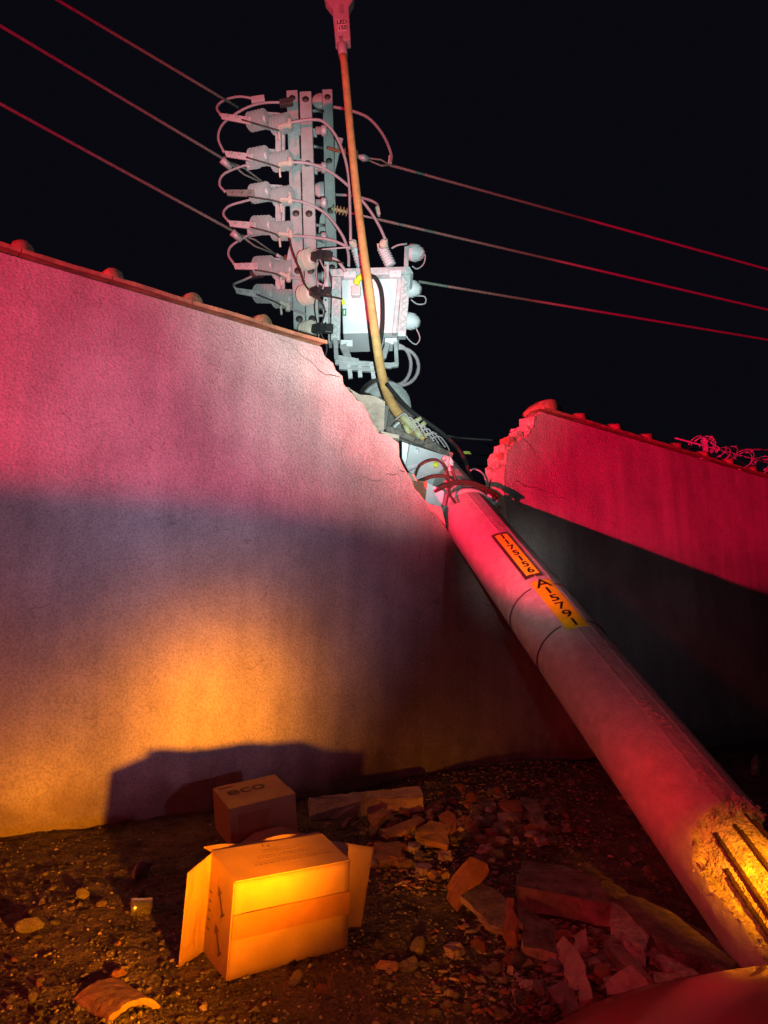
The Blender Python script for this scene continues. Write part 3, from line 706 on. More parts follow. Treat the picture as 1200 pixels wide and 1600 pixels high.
for a, b, cc in (((566, 418), (556, 384), (549, 378)), ((611, 416), (597, 386), (602, 375))):
    A = P(*a, 0.0079); B = P(*b, 0.0079); o = sheds(A, B, 0.055, 0.072, 8).build('bushing', 'paint', rc_)
    mb = MB(); c = P(*cc, 0.0077); mb.lathe(B, c, [(0, .045), (.6, .05), (.6, .03), (1, .03)], 12); mb.beam(B - V(.06, 0, 0), B + V(.07, 0, .02), .05, .06); q = mb.build('terminal', 'porcw', rc_)
    q.parent = o; q.matrix_parent_inverse = Matrix()
# side bushings on the right with looping pigtails
for (x, y), lp in (((652, 396), [(655, 405), (664, 398), (662, 412), (652, 420), (644, 416)]), ((647, 452), [(652, 462), (664, 464), (664, 474), (652, 475), (642, 468)]), ((645, 503), [(650, 512), (656, 528), (650, 538), (640, 532), (634, 524)])):
    c = P(x, y, 0.0081); d = V(0.75, -0.45, -0.45).normalized()
    mb = MB(); mb.lathe(c - d * 0.13, c + d * 0.09, [(0, .06), (.15, .11), (.6, .105), (.62, .085), (.85, .08), (.86, .06), (1, .05)], 20); o = mb.build('side_bushing', 'paint', rc_)
    mb = MB(); mb.tube(path_px(lp, 0.0079), 0.0085, 6); q = mb.build('pigtail', 'cable', rc_); q.parent = o; q.matrix_parent_inverse = Matrix()
mb = MB(); mb.tube(path_px([(612, 388), (622, 383), (636, 381)], 0.0078), 0.012, 6); mb.build('lead', 'cable', rc_)
mb = MB(); mb.slab_px([(549, 446), (564, 445), (563, 461), (549, 461)], 0.0077, 0.08); mb.build('cable_gland', 'porc', rc_, bevel=0.008)
mb = MB(); mb.tube(path_px([(556, 444), (560, 436), (568, 431), (577, 430)], 0.00765), 0.036, 10); mb.build('yellow_sleeve', 'yellowb', rc_)
mb = MB(); mb.tube(path_px([(577, 430), (588, 436), (596, 456), (598, 490), (596, 525), (590, 548)], 0.00765, 0.0074), 0.026, 10); mb.build('black_hose', 'black', rc_)
mb = MB(); mb.slab_px([(535, 482), (541, 482), (541, 493), (535, 493)], 0.00779, 0.01); mb.slab_px([(536.8, 484.5), (539.2, 484.5), (539.2, 490.5), (536.8, 490.5)], 0.00778, 0.01, 1); mb.build('green_label', ['green', 'white'], rc_)
mb = MB(); mb.slab_px([(533, 469), (538, 467), (539, 474), (535, 477)], 0.00779, 0.01); mb.build('yellow_tag', 'yellowb', rc_)
# spare cable coil behind
mb = MB()
for cx, cy, rx, ry in ((626, 573, 28, 29), (620, 570, 22, 31)):
    mb.tube([P(cx + rx * math.cos(a), cy + ry * math.sin(a), 0.0083) for a in [R_(g) for g in range(-110, 141, 8)]], 0.024, 8)
tag(mb.build('cable_coil', 'cable'), 'loops of grey spare cable hanging right below the switchgear', 'cable coil')

# ------------------------------------------------------------------ street lamp
sl_ = thing('street_lamp', P(640, 662, 0.0060), 'tall bent street lamp arm with pink-lit lamp head reading LED 150', 'street lamp')
arm_px = [(662, 686), (640, 664), (618, 640), (604, 612), (594, 572), (586, 520), (578, 460), (568, 390), (557, 300), (547, 200), (538, 100), (535, 88)]
pts = path_px(arm_px, 0.0060, 0.0070, 8); n = len(pts)
mb = MB(); mb.tube(pts, [0.050 - 0.010 * i / n for i in range(n)], 14); mb.build('arm', 'arm', sl_)
mb = MB(); mb.tube([P(537, 92, .0070), P(533, 62, .0070)], [0.045, 0.062], 14); mb.build('neck', 'porc', sl_, bevel=0)
mb = MB(); mb.slab_px([(524, 64), (548, 62), (545, 10), (552, -2), (560, -40), (556, -90), (508, -90), (500, -40), (508, -2), (519, 12)], 0.00695, 0.12); hd = mb.build('lamp_head', 'porc', sl_, bevel=0.012)
mb = MB(); ux = (P(545, 38, .00693) - P(527, 39.5, .00693)).normalized(); uy = V(0, 0.0, 1); uy = (P(534, 30, .00693) - P(535.5, 48, .00693)).normalized()
mb.slab_px([(526, 30), (541.5, 29), (543, 48.5), (528, 49.5)], 0.00694, 0.003)
put_text(mb, 'LED', 0.062, P(534, 34.6, .00694) + V(0, -.003, 0), ux, uy, 0.001, 1, 0.001)
put_text(mb, '150', 0.064, P(535, 43.6, .00694) + V(0, -.003, 0), ux, uy, 0.001, 1, 0.001)
o = mb.build('sticker', ['white', 'ink'], sl_); o.parent = hd; o.matrix_parent_inverse = Matrix()
mb = MB(); mb.slab_px([(530, 6), (536, 6), (536, 20), (530, 20)], 0.00694, 0.004); mb.build('emblem_recess', 'cable', sl_)
mb = MB()
for a, b, r in (((628, 650), (648, 668), .05), ((640, 678), (632, 664), .03), ((656, 668), (664, 660), .03), ((650, 672), (658, 684), .045), ((662, 680), (678, 676), .02), ((645, 660), (658, 653), .025)):
    mb = MB(); mb.tube([P(*a, 0.0059), P(*b, 0.0059)], r * .8, 10); mb.build('clamp', 'olive', sl_)
# pale twisted service wires round the clamps
mb = MB()
for k in range(7):
    x = 618 + k * 9; y = 656 + k * 5
    mb.tube(path_px([(x, y), (x + 14, y - 10 + k), (x + 24, y + 6), (x + 30 + 3 * random.random(), y + 18)], 0.0059, 0.0058, 6), 0.007, 6)
mb.build('service_wires', 'cable', sl_)

# ------------------------------------------------------------------ overhead lines
def line(px0, px1, t0, t1, ext, label, extra=None, r=0.018):
    a = P(*px0, t0); b = P(*px1, t1); d = (b - a)
    t = thing('overhead_line', a, label, 'power line', 'bare overhead lines tied to the crossarms')
    end = b + d.normalized() * ext; n = 30
    mb = MB(); mb.tube([a.lerp(end, i / n) - V(0, 0, 0) for i in range(n + 1)], r, 8); mb.build('conductor', 'bare', t)
    if extra: extra(t, a, d.normalized())
    return t
def dead_l(t, a, d):
    mb = MB(); s = V(0, 0, .045); e = a - d * 0.45
    mb.tube([a + d * .15, a - d * .1 + s, e], .012, 6); mb.tube([a + d * .15, a - d * .1 - s, e], .012, 6); mb.build('preformed_grip', 'bare', t)
    mb = MB(); mb.tube([e, e - d * .12], .022, 8); mb.build('clevis', 'galv', t); mb = MB(); mb.lathe(a + d * .25 + V(0, 0, -.02), a + d * .1 + V(0, -.02, -.08), [(0, .05), (1, .035)], 8); mb.build('clamp', 'galv', t)
    sheds(e - d * .12, e - d * .40, .02, .062, 5, sides=12).build('insulator', 'brown', t)
line((372, 168), (90, 0), 0.0081, 0.0066, 14, 'bare wire at upper left reaching the top of the crossarms')
line((372, 262), (0, 40), 0.0081, 0.0062, 14, 'bare wire at left meeting the crossarms between the second and third switches', dead_l)
line((388, 374), (0, 162), 0.0081, 0.0062, 14, 'bare wire at left, lowest of those left of the crossarms', dead_l)
def dead_r1(t, a, d):
    mb = MB(); e = a - d * .3; s = V(0, 0, .045)
    mb.tube([a, a - d * .12 + s, e + s * .3], .012, 6); mb.tube([a, a - d * .12 - s, e - s * .3], .012, 6); mb.build('preformed_grip', 'bare', t)
    mb = MB(); mb.lathe(e, e - d * .14, [(0, .03), (.4, .05), (1, .02)], 10); mb.build('clevis', 'galv', t)
    mb = MB(); mb.lathe(e - d * .14, e - d * .55, [(0, .02), (.05, .075), (.15, .075), (.2, .02), (.4, .02), (.45, .07), (.5, .02), (1, .02)], 16); mb.build('insulator', 'brown', t)
    mb = MB(); mb.tube(path_px([(520, 167), (545, 172), (575, 184), (598, 210), (611, 240), (610, 256)], 0.0088, 0.0084), .020, 8); mb.build('jumper_cable', 'cable', t)
    mb = MB(); mb.beam(a + V(0, -.03, 0), a + V(0.01, -.03, .12), .04, .05); mb.build('clamp', 'porcw', t, bevel=.01)
line((609, 258), (1200, 421), 0.0085, 0.0100, 16, 'bare wire at right, highest of three, clamped below a hooped jumper', dead_r1)
def dead_r2(t, a, d):
    e = a - d * .42
    mb = MB(); mb.tube([a, e], .014, 8); mb.tube(path_px([(522, 304), (556, 307), (588, 318), (592, 338)], 0.0088, 0.0084), .018, 8); mb.build('jumper_cable', 'cable', t)
    sheds(e, e - d * .22, .02, .055, 5, sides=12).build('insulator', 'olive', t)
    mb = MB(); mb.beam(P(589, 323, .0084), P(592, 336, .0084), .05, .05, V(0, 1, 0)); mb.build('clamp', 'porcw', t, bevel=.01)
line((592, 343), (1200, 484), 0.0084, 0.0100, 16, 'bare wire at right, middle one, leaving just above the tank bushings', dead_r2)
line((654, 440), (1200, 531), 0.0086, 0.0102, 16, 'bare wire at right, lowest of three, leaving behind the tank side')
# far thin service wires beyond the gap
mb = MB(); mb.tube(path_px([(640, 664), (700, 681), (760, 687), (1000, 700), (1500, 705)], 0.0068, 0.012, 10), .014, 6)
tag(mb.build('telephone_wire', 'cable'), 'thin pale wire crossing the dark gap between the wall ends', 'wire')
for k, yy in enumerate((694, 712, 729, 762)):
    mb = MB(); mb.tube(path_px([(690, yy - 10), (760, yy), (830, yy + 8), (1300, yy + 30)], 0.0075, 0.013, 8), .009, 6)
    tag(mb.build('slack_wire', 'dark'), 'dim slack wire low in the dark gap behind the pole', 'wire', 'dim slack wires behind the gap')
mb = MB(); mb.slab_px([(724, 705), (733, 705), (737, 709.5), (726, 709.5)], 0.0075, 0.004)
tag(mb.build('yellow_cable_tag', 'yellowb'), 'small yellow tag hanging on a wire in the dark gap', 'tag')

# ------------------------------------------------------------------ cables on the pole in the gap
def cab(pts, t0, t1, r, m, label, nm='cable'):
    mb = MB(); mb.tube(path_px(pts, t0, t1), r, 8); return tag(mb.build(nm, m), label, 'cable')
cab([(604, 600), (640, 640), (690, 676), (722, 710), (735, 745), (750, 775)], 0.0062, 0.0054, 0.020, 'black', 'thick black cable running down the right side of the pole into the gap')
cab([(646, 752), (656, 728), (676, 719), (692, 724), (700, 742), (702, 770), (712, 786)], 0.0051, 0.0049, 0.010, 'rust', 'thin dark red wire arching over the pale cover plate')
cab([(650, 754), (680, 744), (706, 747), (722, 757)], 0.00505, 0.0050, 0.013, 'rust', 'dark red cable lying across the cover plate under the thin arch')
for k, dx in enumerate((0, 4)):
    cab([(680 + dx, 768 - dx), (705, 757 - dx * .8), (735, 757 - dx), (762, 768 - dx), (776 + dx, 780 - dx)], 0.0049, 0.0051, 0.013, 'rust', ('lower' if k == 0 else 'upper') + ' of two thick dark red cables strapped over the pole at the gap')
cab([(697, 790), (703, 764), (712, 752), (706, 728)], 0.0049, 0.0050, 0.008, 'dark', 'dark bent wire beside the cover plate, left edge of the pole')
cab([(735, 735), (742, 733), (756, 742), (764, 770)], 0.0054, 0.0055, 0.008, 'cable', 'pale thin wire curling in the gap right of the pole')
cab([(764, 772), (766, 752), (775, 738)], 0.0054, 0.0055, 0.006, 'dark', 'short dark wire end sticking up near the right wall end')
mb = MB(); mb.beam(P(758, 778, 0.0051), P(776, 772, 0.0051), .03, .03); mb.beam(P(762, 790, 0.0051), P(778, 784, 0.0051), .025, .03); mb.beam(P(764, 772, .0051), P(768, 790, .0051), .03, .02)
tag(mb.build('cable_clamp', 'galv', bevel=.004), 'small metal clamp gripping the red cables at the right edge of the pole', 'clamp')

# loose wall chunk hanging behind the left edge
ch = thing('wall_chunk', P(580, 660, 0.0058), 'pale torn chunk of plastered wall wedged against the pole above the left edge', 'wall chunk')
mb = MB(); mb.slab_px([(545, 606), (562, 616), (584, 618), (602, 627), (600, 672), (590, 678), (578, 650), (560, 626)], 0.0053, 0.05); mb.build('plaster_face', 'mortar', ch, bevel=.004)
mb = MB(); mb.slab_px([(601, 632), (608, 635), (603, 670), (598, 673)], 0.00535, 0.10); mb.build('cut_edge', 'black', ch)
mb = MB(); mb.slab_px([(594, 673), (623, 680), (624, 685), (600, 682)], 0.0051, 0.06); mb.build('plaster_sliver', 'mortar', ch)

# ------------------------------------------------------------------ razor wire on the right wall
rz = thing('razor_wire', wl(4.9, -0.05, 3.2), 'coiled razor wire lit red on top of the far right wall', 'razor wire')
mb = MB(); pts = []
for i in range(900):
    a = i * 0.12; s = 4.3 + a * 0.026 + 0.10 * math.sin(a * .37); r = 0.125 + 0.035 * math.sin(a * .21)
    pts.append(wl(s + 0.05 * math.sin(a * 1.0), -0.06 + r * math.cos(a), 3.22 + r * math.sin(a) * .9))
mb.tube(pts[:820], 0.0055, 6); mb.build('coil', 'galv', rz)
mb = MB()
for i in range(0, 810, 5):
    c = pts[i]; d = (pts[i + 1] - c).normalized(); u = d.orthogonal().normalized()
    mb.add([c + d * .02, c - d * .02, c + u * .024, c - u * .024], [(0, 2, 1), (0, 1, 3)])
mb.build('barbs', 'galv', rz)
mb = MB(); mb.tube([wl(4.0, -.06, 3.24), wl(6.0, -.06, 3.30), wl(8, -.06, 3.3)], .009, 6); mb.beam(wl(4.62, -.07, 3.05), wl(4.62, -.07, 3.36), .05, .03); mb.tube([wl(4.5, -.05, 3.36), wl(5.7, -.05, 3.12)], .009, 6)
mb.build('support_rod', 'galv', rz)

# ------------------------------------------------------------------ cartons
def quad_panel(mb, c, th, mi=0, warp=0.0):
    n = (c[1] - c[0]).cross(c[3] - c[0]).normalized()
    if not warp: mb.prism(c, n * th, mi); return
    K_ = 14; vs = []; sd = random.uniform(0, 50)
    for lay in (0, 1):
        for i in range(K_ + 1):
            for j in range(K_ + 1):
                u, v = i / K_, j / K_; q = c[0].lerp(c[1], u).lerp(c[3].lerp(c[2], u), v)
                w = min(1, 4 * min(u, 1 - u) + .15) * min(1, 4 * min(v, 1 - v) + .15)
                vs.append(q + n * (lay * th + warp * w * (noise.noise(V(u * 2.2 + sd, v * 2.2, 0)) + .5 * noise.noise(V(u * 7 + sd, v * 5, 3)))))
    m_ = K_ + 1; S = m_ * m_
    fs = [(i * m_ + j, i * m_ + j + 1, (i + 1) * m_ + j + 1, (i + 1) * m_ + j) for i in range(K_) for j in range(K_)]
    fs += [tuple(S + q for q in f[::-1]) for f in fs]
    for i in range(K_):
        for j in (0, K_): fs += [(i * m_ + j, (i + 1) * m_ + j, S + (i + 1) * m_ + j, S + i * m_ + j), (j * m_ + i, j * m_ + i + 1, S + j * m_ + i + 1, S + j * m_ + i)]
    mb.add(vs, fs, mi, True)
# front carton: lies on its side, its mouth turned to the wall
A = G(355, 1532, 0.0); ta = proj(A)[2]
B = G(541, 1482, 0.0)
up = V(0.035, 0.05, 1).normalized(); e1 = (B - A); Wd = e1.length; e1.normalize()
back = G(318, 1489, 0.0) - A; Dp = 0.17
e2 = back.normalized(); 
H = 0.0
for k in range(200):
    H = 0.15 + k * 0.002
    if proj(A + up * H)[1] < 1380: break
A2, B2 = A + e2 * back.length, B + e2 * back.length
bx = thing('open_carton', (A + B) / 2, 'orange-lit open cardboard carton standing on its side with spread flaps', 'cardboard box')
th = 0.004; dl = back.length; LIFT = 0.035
mb = MB(); quad_panel(mb, [A, B, B + up * H, A + up * H], th, 0, .006); fp = mb.build('front_panel', 'card', bx)
mb = MB(); quad_panel(mb, [A2, A, A + up * H, A2 + up * (H + LIFT)], th); sp = mb.build('side_panel', 'card', bx)
mb = MB(); quad_panel(mb, [B, B2, B2 + up * (H + LIFT), B + up * H], th); mb.build('side_panel', 'card', bx)
mb = MB(); quad_panel(mb, [A + V(0, 0, .006), A2 + V(0, 0, .006), B2 + V(0, 0, .006), B + V(0, 0, .006)], th); mb.build('bottom_panel', 'card', bx)
T0 = [A + up * H, B + up * H, B2 + up * (H + LIFT), A2 + up * (H + LIFT)]
mb = MB(); quad_panel(mb, T0, th); tp = mb.build('top_panel', 'card', bx)
# flaps
fl = (P(303, 1360, proj(G(300, 1500))[2]))
hinge_b, hinge_t = A2, A2 + up * (H + LIFT)
Lb = G(278, 1512, 0.0); mb = MB(); quad_panel(mb, [Lb, hinge_b, hinge_t, Lb + up * (H - 0.0)], th, 0, .012); mb.build('left_flap', 'card', bx)
Rb = G(564, 1449, 0.0); mb = MB(); quad_panel(mb, [B2, Rb, Rb + up * (H - .01) + e1 * .045, B2 + up * (H + LIFT * .5)], th, 0, .010); mb.build('right_flap', 'card', bx)
tb = e2 * 0.03 + V(0, 0, 0.006); k_ = 14; vs = []
for i in range(k_ + 1):
    q = i / k_; a = T0[3].lerp(T0[2], q); w = tb * (1 + 0.10 * math.sin(q * 9) * q) + V(0, 0, 0.006 * math.sin(q * 11 + 1) * 1.0)
    ex = -e1 * 0.02 if i == 0 else V(0, 0, 0)
    vs += [a, a + w + ex, a - V(0, 0, th), a + w + ex - V(0, 0, th)]
mb = MB(); fs = []
for i in range(k_):
    b = i * 4; fs += [(b, b + 1, b + 5, b + 4), (b + 2, b + 6, b + 7, b + 3), (b + 1, b + 3, b + 7, b + 5), (b, b + 4, b + 6, b + 2)]
mb.add(vs, fs, 0, False); mb.build('top_flap', 'card', bx)
# tape, print
n1 = (B - A).cross(up).normalized()
if n1.dot(CAM - A) < 0: n1 = -n1
n2 = (A2 - A).cross(up).normalized()
if n2.dot(CAM - A) < 0: n2 = -n2
n3 = up
mb = MB(); o_ = n1 * (th + .0042)
quad_panel(mb, [A + up * H * .40 + o_, B + up * H * .40 + o_, B + up * H * .66 + o_, A + up * H * .66 + o_], .001); mb.build('tape', 'tape', bx)
def arrow(mb, c, L, ux, uy, w):
    "double line arrow along uy"
    n = ux.cross(uy).normalized() * .0008
    pts = [c + ux * x + uy * y for x, y in ((-w, -L), (w, -L), (w * 1.0, L * .45), (w * 3, L * .45), (0, L), (-w * 3, L * .45), (-w, L * .45))]
    mb.prism(pts, n)
    pts = [c + ux * x + uy * y for x, y in ((-w * 3, -L * 1.0), (w * 3, -L * 1.0), (w * 3, -L * .86), (-w * 3, -L * .86))]
    mb.prism(pts, n)
uxs = -e2
mb = MB(); o_ = n2 * (th + .0012)
for h in (.70, .30): arrow(mb, A + e2 * dl * .42 + up * H * h + o_, 0.047, (up * 0.55 + e2 * .0 + uxs * .83).normalized(), (up * .83 - uxs * .55).normalized(), .005)
for k in range(5):
    c = A + e2 * dl * (.80 + .0 * k) + up * H * (.30 + .10 * k) + o_; mb.prism([c, c + e2 * .02, c + e2 * .02 + up * .004, c + up * .004], n2 * .0008)
mb.build('print', 'inkb', bx)
mb = MB()
o_ = up * (.0015) + (A2 - A) * 0
TL = V(0, 0, LIFT)
if (T0[1] - T0[0]).cross(T0[3] - T0[0]).z > 0: o_ = up * (th + .0015)
for k in range(3):
    q = 0.30 + 0.17 * k; x = 0.22 + 0.07 * k
    while x < (0.90 - .1 * k):
        w = random.uniform(.015, .05); c = T0[0] + e1 * Wd * x + e2 * dl * q + TL * q + V(0, 0, .002) + o_
        mb.prism([c, c + e1 * Wd * w, c + e1 * Wd * w + e2 * .005, c + e2 * .005], up * .0006); x += w + .012
put_text(mb, 'O', 0.04, T0[0] + e1 * Wd * .42 + e2 * dl * .80 + TL * .9 + V(0, 0, .004) + o_, e1, (e2 * dl + TL).normalized(), .0004)
mb.build('printed_lines', 'inkb', bx)
# closed eco carton behind
tg = proj(G(352, 1322))[2]
a_ = P(358, 1265, tg - .00005); b_ = P(462, 1240, tg + .00009); e1 = (b_ - a_); Wd = e1.length; e1.normalize()
e2 = (P(415, 1213, tg + .00034) - b_); dl = e2.length; e2.normalize(); up = e1.cross(e2).normalized(); H = 0.21
e2 = up.cross(e1); cA = a_ - up * H; cB = b_ - up * H
ec = thing('eco_carton', (cA + cB) / 2, 'closed cardboard carton printed eco, in shadow behind the open carton', 'cardboard box')
mb = MB(); c = [cA, cB, cB + e2 * dl, cA + e2 * dl]; mb.prism(c, up * H); mb.build('carton_body', 'card', ec, bevel=.004)
mb = MB(); top = cA + up * (H + .0012)
mb.prism([top - e2 * .0 + e1 * 0, top + e1 * Wd, top + e1 * Wd + e2 * dl * .34, top + e2 * dl * .34], up * .0008); mb.build('tape', 'tape', ec)
mb = MB(); put_text(mb, 'eco', 0.14, top + e1 * Wd * .42 + e2 * dl * .64, e1, e2, .0006, 0, .002)
c = top + e1 * Wd * .06 + e2 * dl * .9; mb.prism([c, c + e1 * .08, c + e1 * .08 - e2 * .015, c - e2 * .015], up * .0006)
mb.build('lettering', 'inkb', ec); mb = MB(); c = cA + e1 * Wd * .12 + up * H * .16 - e2 * .0014; mb.prism([c, c + e1 * Wd * .35, c + e1 * Wd * .5 + up * H * .66, c + up * H * .66], -e2 * .0012); mb.build('dark_patch', 'tape', ec)  # last prism: darker patch on the carton's front

# collapsed carton sheet between them
mb = MB(); pts = [G(335, 1345, .03), G(400, 1300, .10), G(440, 1290, .13), G(520, 1318, .06), G(470, 1350, .03), G(400, 1358, .02)]
mb.prism(pts, V(0, 0, -.006)); tag(mb.build('cardboard_sheet', 'card'), 'crumpled flat cardboard sheet in shadow between the two cartons', 'cardboard sheet')

# ------------------------------------------------------------------ rubble
def rock(r, seed, squash=0.7, sub=2, rough=0.35):
    bm = bmesh.new(); bmesh.ops.create_icosphere(bm, subdivisions=sub, radius=1)
    rnd = random.Random(seed); pl = []
    for _ in range(7):
        d = V(rnd.gauss(0, 1), rnd.gauss(0, 1), rnd.gauss(0, 1)).normalized(); pl.append((d, rnd.uniform(.55, .85)))
    for v in bm.verts:
        for d, h in pl:
            k = v.co.dot(d)
            if k > h: v.co -= d * (k - h)
        v.co *= 1 + rough * 0.5 * noise.noise(v.co * 1.7 + V(seed, 0, 0))
        v.co = Vector((v.co.x * r * rnd.uniform(.98, 1.02), v.co.y * r * .8, v.co.z * r * squash))
    vs = [v.co.copy() for v in bm.verts]; fs = [tuple(v.index for v in f.verts) for f in bm.faces]; bm.free()
    return vs, fs
protos = [rock(1, 11 + i, random.uniform(.45, .8), 2) for i in range(10)]
chips = [rock(1, 90 + i, .38, 1, .9) for i in range(12)]
for vs_, fs_ in chips:
    k_ = random.uniform(.4, .75)
    for v_ in vs_: v_.y *= k_; v_.x += .5 * v_.y * random.uniform(.8, 1.2); v_ *= random.uniform(.82, 1.16)
tiny = [rock(1, 51 + i, random.uniform(.45, .8), 1) for i in range(8)]
def place_rock(mb, pr_, c, r, mi=0):
    vs, fs = pr_; q = Matrix.Rotation(random.uniform(0, 6.3), 3, 'Z') @ Matrix.Rotation(random.gauss(0, .35), 3, 'X')
    k = Vector((r * random.uniform(.8, 1.3), r * random.uniform(.7, 1.1), r))
    mb.add([c + q @ Vector((v.x * k.x, v.y * k.y, v.z * k.z)) for v in vs], fs, mi)
# gravel that nobody could count
mb = MB(); cnt = 0
def on_ground(px, py): 
    p = G(px, py); return p
while cnt < 12000:
    u = random.random()
    if u < .45: px, py = random.uniform(-60, 640), 1290 + 420 * random.random() ** 1.0
    else: px, py = random.uniform(540, 1260), 1205 + 460 * random.random() ** 1.3
    p = G(px, py)
    if (p - W0).dot(N) < 0.02 or p.y < 1.4: continue
    r = abs(random.gauss(0, .004)) + .0022
    if random.random() < .04: r *= 2.0
    if px > 560 and py < 1420 and random.random() < .35: r *= 1.9
    place_rock(mb, random.choice(tiny), V(p.x, p.y, gzz(p.x, p.y) + r * .2), r, random.choice((0,) * 12 + (1, 1, 2))); cnt += 1
for _ in range(4600):
    z_ = random.random()
    if z_ < .5: px, py = random.gauss(690, 85), random.uniform(1235, 1400)
    elif z_ < .72: px, py = random.gauss(840, 60), random.uniform(1215, 1330)
    else: px, py = random.gauss(850, 95), random.uniform(1440, 1600)
    if px < 590 and py > 1310: continue
    p = G(px, py)
    if (p - W0).dot(N) < 0.03: continue
    r = random.uniform(.006, .021) * random.uniform(.5, 1.1)
    place_rock(mb, random.choice(chips), V(p.x, p.y, gzz(p.x, p.y) + r * random.uniform(.2, .8)), r, random.choice((0, 1, 1, 2, 3)))
tag(mb.build('gravel', ['gravel', 'stone', 'mortar', 'brick']), 'fine gravel and crumbs strewn over the dark soil', 'gravel', kind='stuff')
# individual lumps
stone_me = []
for i, p_ in enumerate(protos):
    me = bpy.data.meshes.new('rubble_stone'); me.from_pydata([tuple(v) for v in p_[0]], [], p_[1]); me.materials.append(M[('stone', 'mortar', 'slab', 'stone', 'brick')[i % 5]]); stone_me.append(me)
def GM(px, py, h):
    p = G(px, py, h)
    for _ in range(4): p = G(px, py, h + max(0, mound(p.x, p.y)))
    return p
def stone(px, py, rpx, label, group=None, nm='rubble_stone', me=None, cat='stone'):
    p = GM(px, py, 0); r = rpx * proj(p)[2]
    z = gzz(p.x, p.y); o = bpy.data.objects.new(nm, me or random.choice(stone_me)); C.objects.link(o)
    o.location = (p.x, p.y, z + r * .35); o.scale = (r, r * random.uniform(.8, 1.1), r * random.uniform(.8, 1.1)); o.rotation_euler = (random.gauss(0, .3), random.gauss(0, .3), random.uniform(0, 6.3))
    return tag(o, label, cat, group)
named = [((42, 1458), 24, 'large pale broken lump near the left edge of the picture', 'stone'), ((81, 1389), 9, 'small bright egg-shaped stone above the large left lump', 'stone'),
         ((128, 1404), 14, 'rough pale lump left of the metal can', 'stone'), ((158, 1418), 10, 'small lump close left of the metal can', 'stone'), ((220, 1368), 22, 'rounded stone in the shadow behind the metal can', 'stone'),
         ((48, 1568), 12, 'stone low at the left, left of the broken roof tile', 'stone'), ((60, 1590), 10, 'stone at the bottom left corner edge', 'stone'), ((185, 1525), 14, 'pale lump just above the broken roof tile', 'stone'),
         ((462, 1536), 16, 'pale flake in front of the open carton', 'stone'), ((505, 1555), 13, 'pale stone just right of the flake before the open carton', 'stone'), ((655, 1487), 20, 'largest lump in the small pile right of the open carton', 'stone'),
         ((612, 1496), 8, 'small upright lump at left of the small pile', 'stone'), ((663, 1512), 11, 'lump at the front of the small pile right of the carton', 'stone'), ((680, 1588), 12, 'lone rounded stone at the bottom centre', 'stone'),
         ((815, 1510), 22, 'large cracked lump among the lower rubble', 'stone'), ((842, 1560), 24, 'biggest rounded lump at the bottom right near the car', 'stone'), ((770, 1520), 16, 'pale block in the lower rubble, left side', 'stone'),
         ((990, 1330), 10, 'pinkish stone alone on dark soil left of the pole base', 'stone'), ((1012, 1365), 10, 'second pinkish stone nearer the pole base', 'stone'), ((695, 1285), 18, 'red broken brick lump on top of the heap', 'stone'),
         ((585, 1355), 12, 'tan lump touching the right flap of the open carton', 'stone')]
for (x, y), r, lb, c_ in named: stone(x, y, r, lb)
grp = (('small broken lump in the rubble heap below the wall gap', 'lumps in the heap below the wall gap', lambda: (random.gauss(680, 70), random.uniform(1240, 1385)), 62, (5, 13)),
       ('small lump scattered behind the heap towards the pole', 'lumps scattered towards the pole', lambda: (random.gauss(830, 55), random.uniform(1225, 1330)), 36, (4, 10)),
       ('small broken lump in the lower rubble beside the car', 'lumps in the lower rubble by the car', lambda: (random.gauss(850, 75), random.uniform(1475, 1590)), 62, (6, 15)),
       ('small stone scattered on the soil left of the open carton', 'stones on the soil left of the carton', lambda: (random.uniform(0, 280), random.uniform(1400, 1595)), 30, (4, 8)),
       ('small stone on the dark soil right of the open carton', 'stones on the soil right of the carton', lambda: (random.uniform(580, 760), random.uniform(1430, 1590)), 26, (3.5, 8)))
for lb, gp, fn, n, (r0, r1) in grp:
    for i in range(n):
        x, y = fn(); stone(x, y, random.uniform(r0, r1), lb, gp)
def GM(px, py, h):
    p = G(px, py, h)
    for _ in range(4): p = G(px, py, h + max(0, mound(p.x, p.y)))
    return p
# slabs: footprint polygon on a plane above the ground, given thickness
def slab(pxs, hs, th, label, nm='concrete_slab', m='slab', cat='slab', side=None, bev=.004):
    pts = [GM(x, y, h) for (x, y), h in zip(pxs, hs)]
    # break up the outline
    out = []
    for i in range(len(pts)):
        a, b = pts[i], pts[(i + 1) % len(pts)]; n = max(1, int((b - a).length / .045))
        for k in range(n):
            q = a.lerp(b, k / n)
            if k: q = q + V(random.gauss(0, .006), random.gauss(0, .006), random.gauss(0, .002))
            out.append(q)
    mb = MB(); c = sum(out, V(0, 0, 0)) / len(out)
    k = len(out); top = out; mid = [q + V(random.gauss(0, .007), random.gauss(0, .007), -th * .5) for q in out]; bot = [q + V(random.gauss(0, .006), random.gauss(0, .006), -th) for q in out]
    vs = [c + V(0, 0, .002)] + top + mid + bot + [c - V(0, 0, th)]
    fs = []; ms = []
    for i in range(k):
        j = (i + 1) % k
        mb_f = [(0, 1 + i, 1 + j), (1 + i, 1 + k + i, 1 + k + j, 1 + j), (1 + k + i, 1 + 2 * k + i, 1 + 2 * k + j, 1 + k + j), (3 * k + 1, 1 + 2 * k + j, 1 + 2 * k + i)]
        fs += mb_f; ms += [0, 1, 1, 0]
    mb.add(vs, fs); mb.m = ms
    return tag(mb.build(nm, [m, side or m]), label, cat)
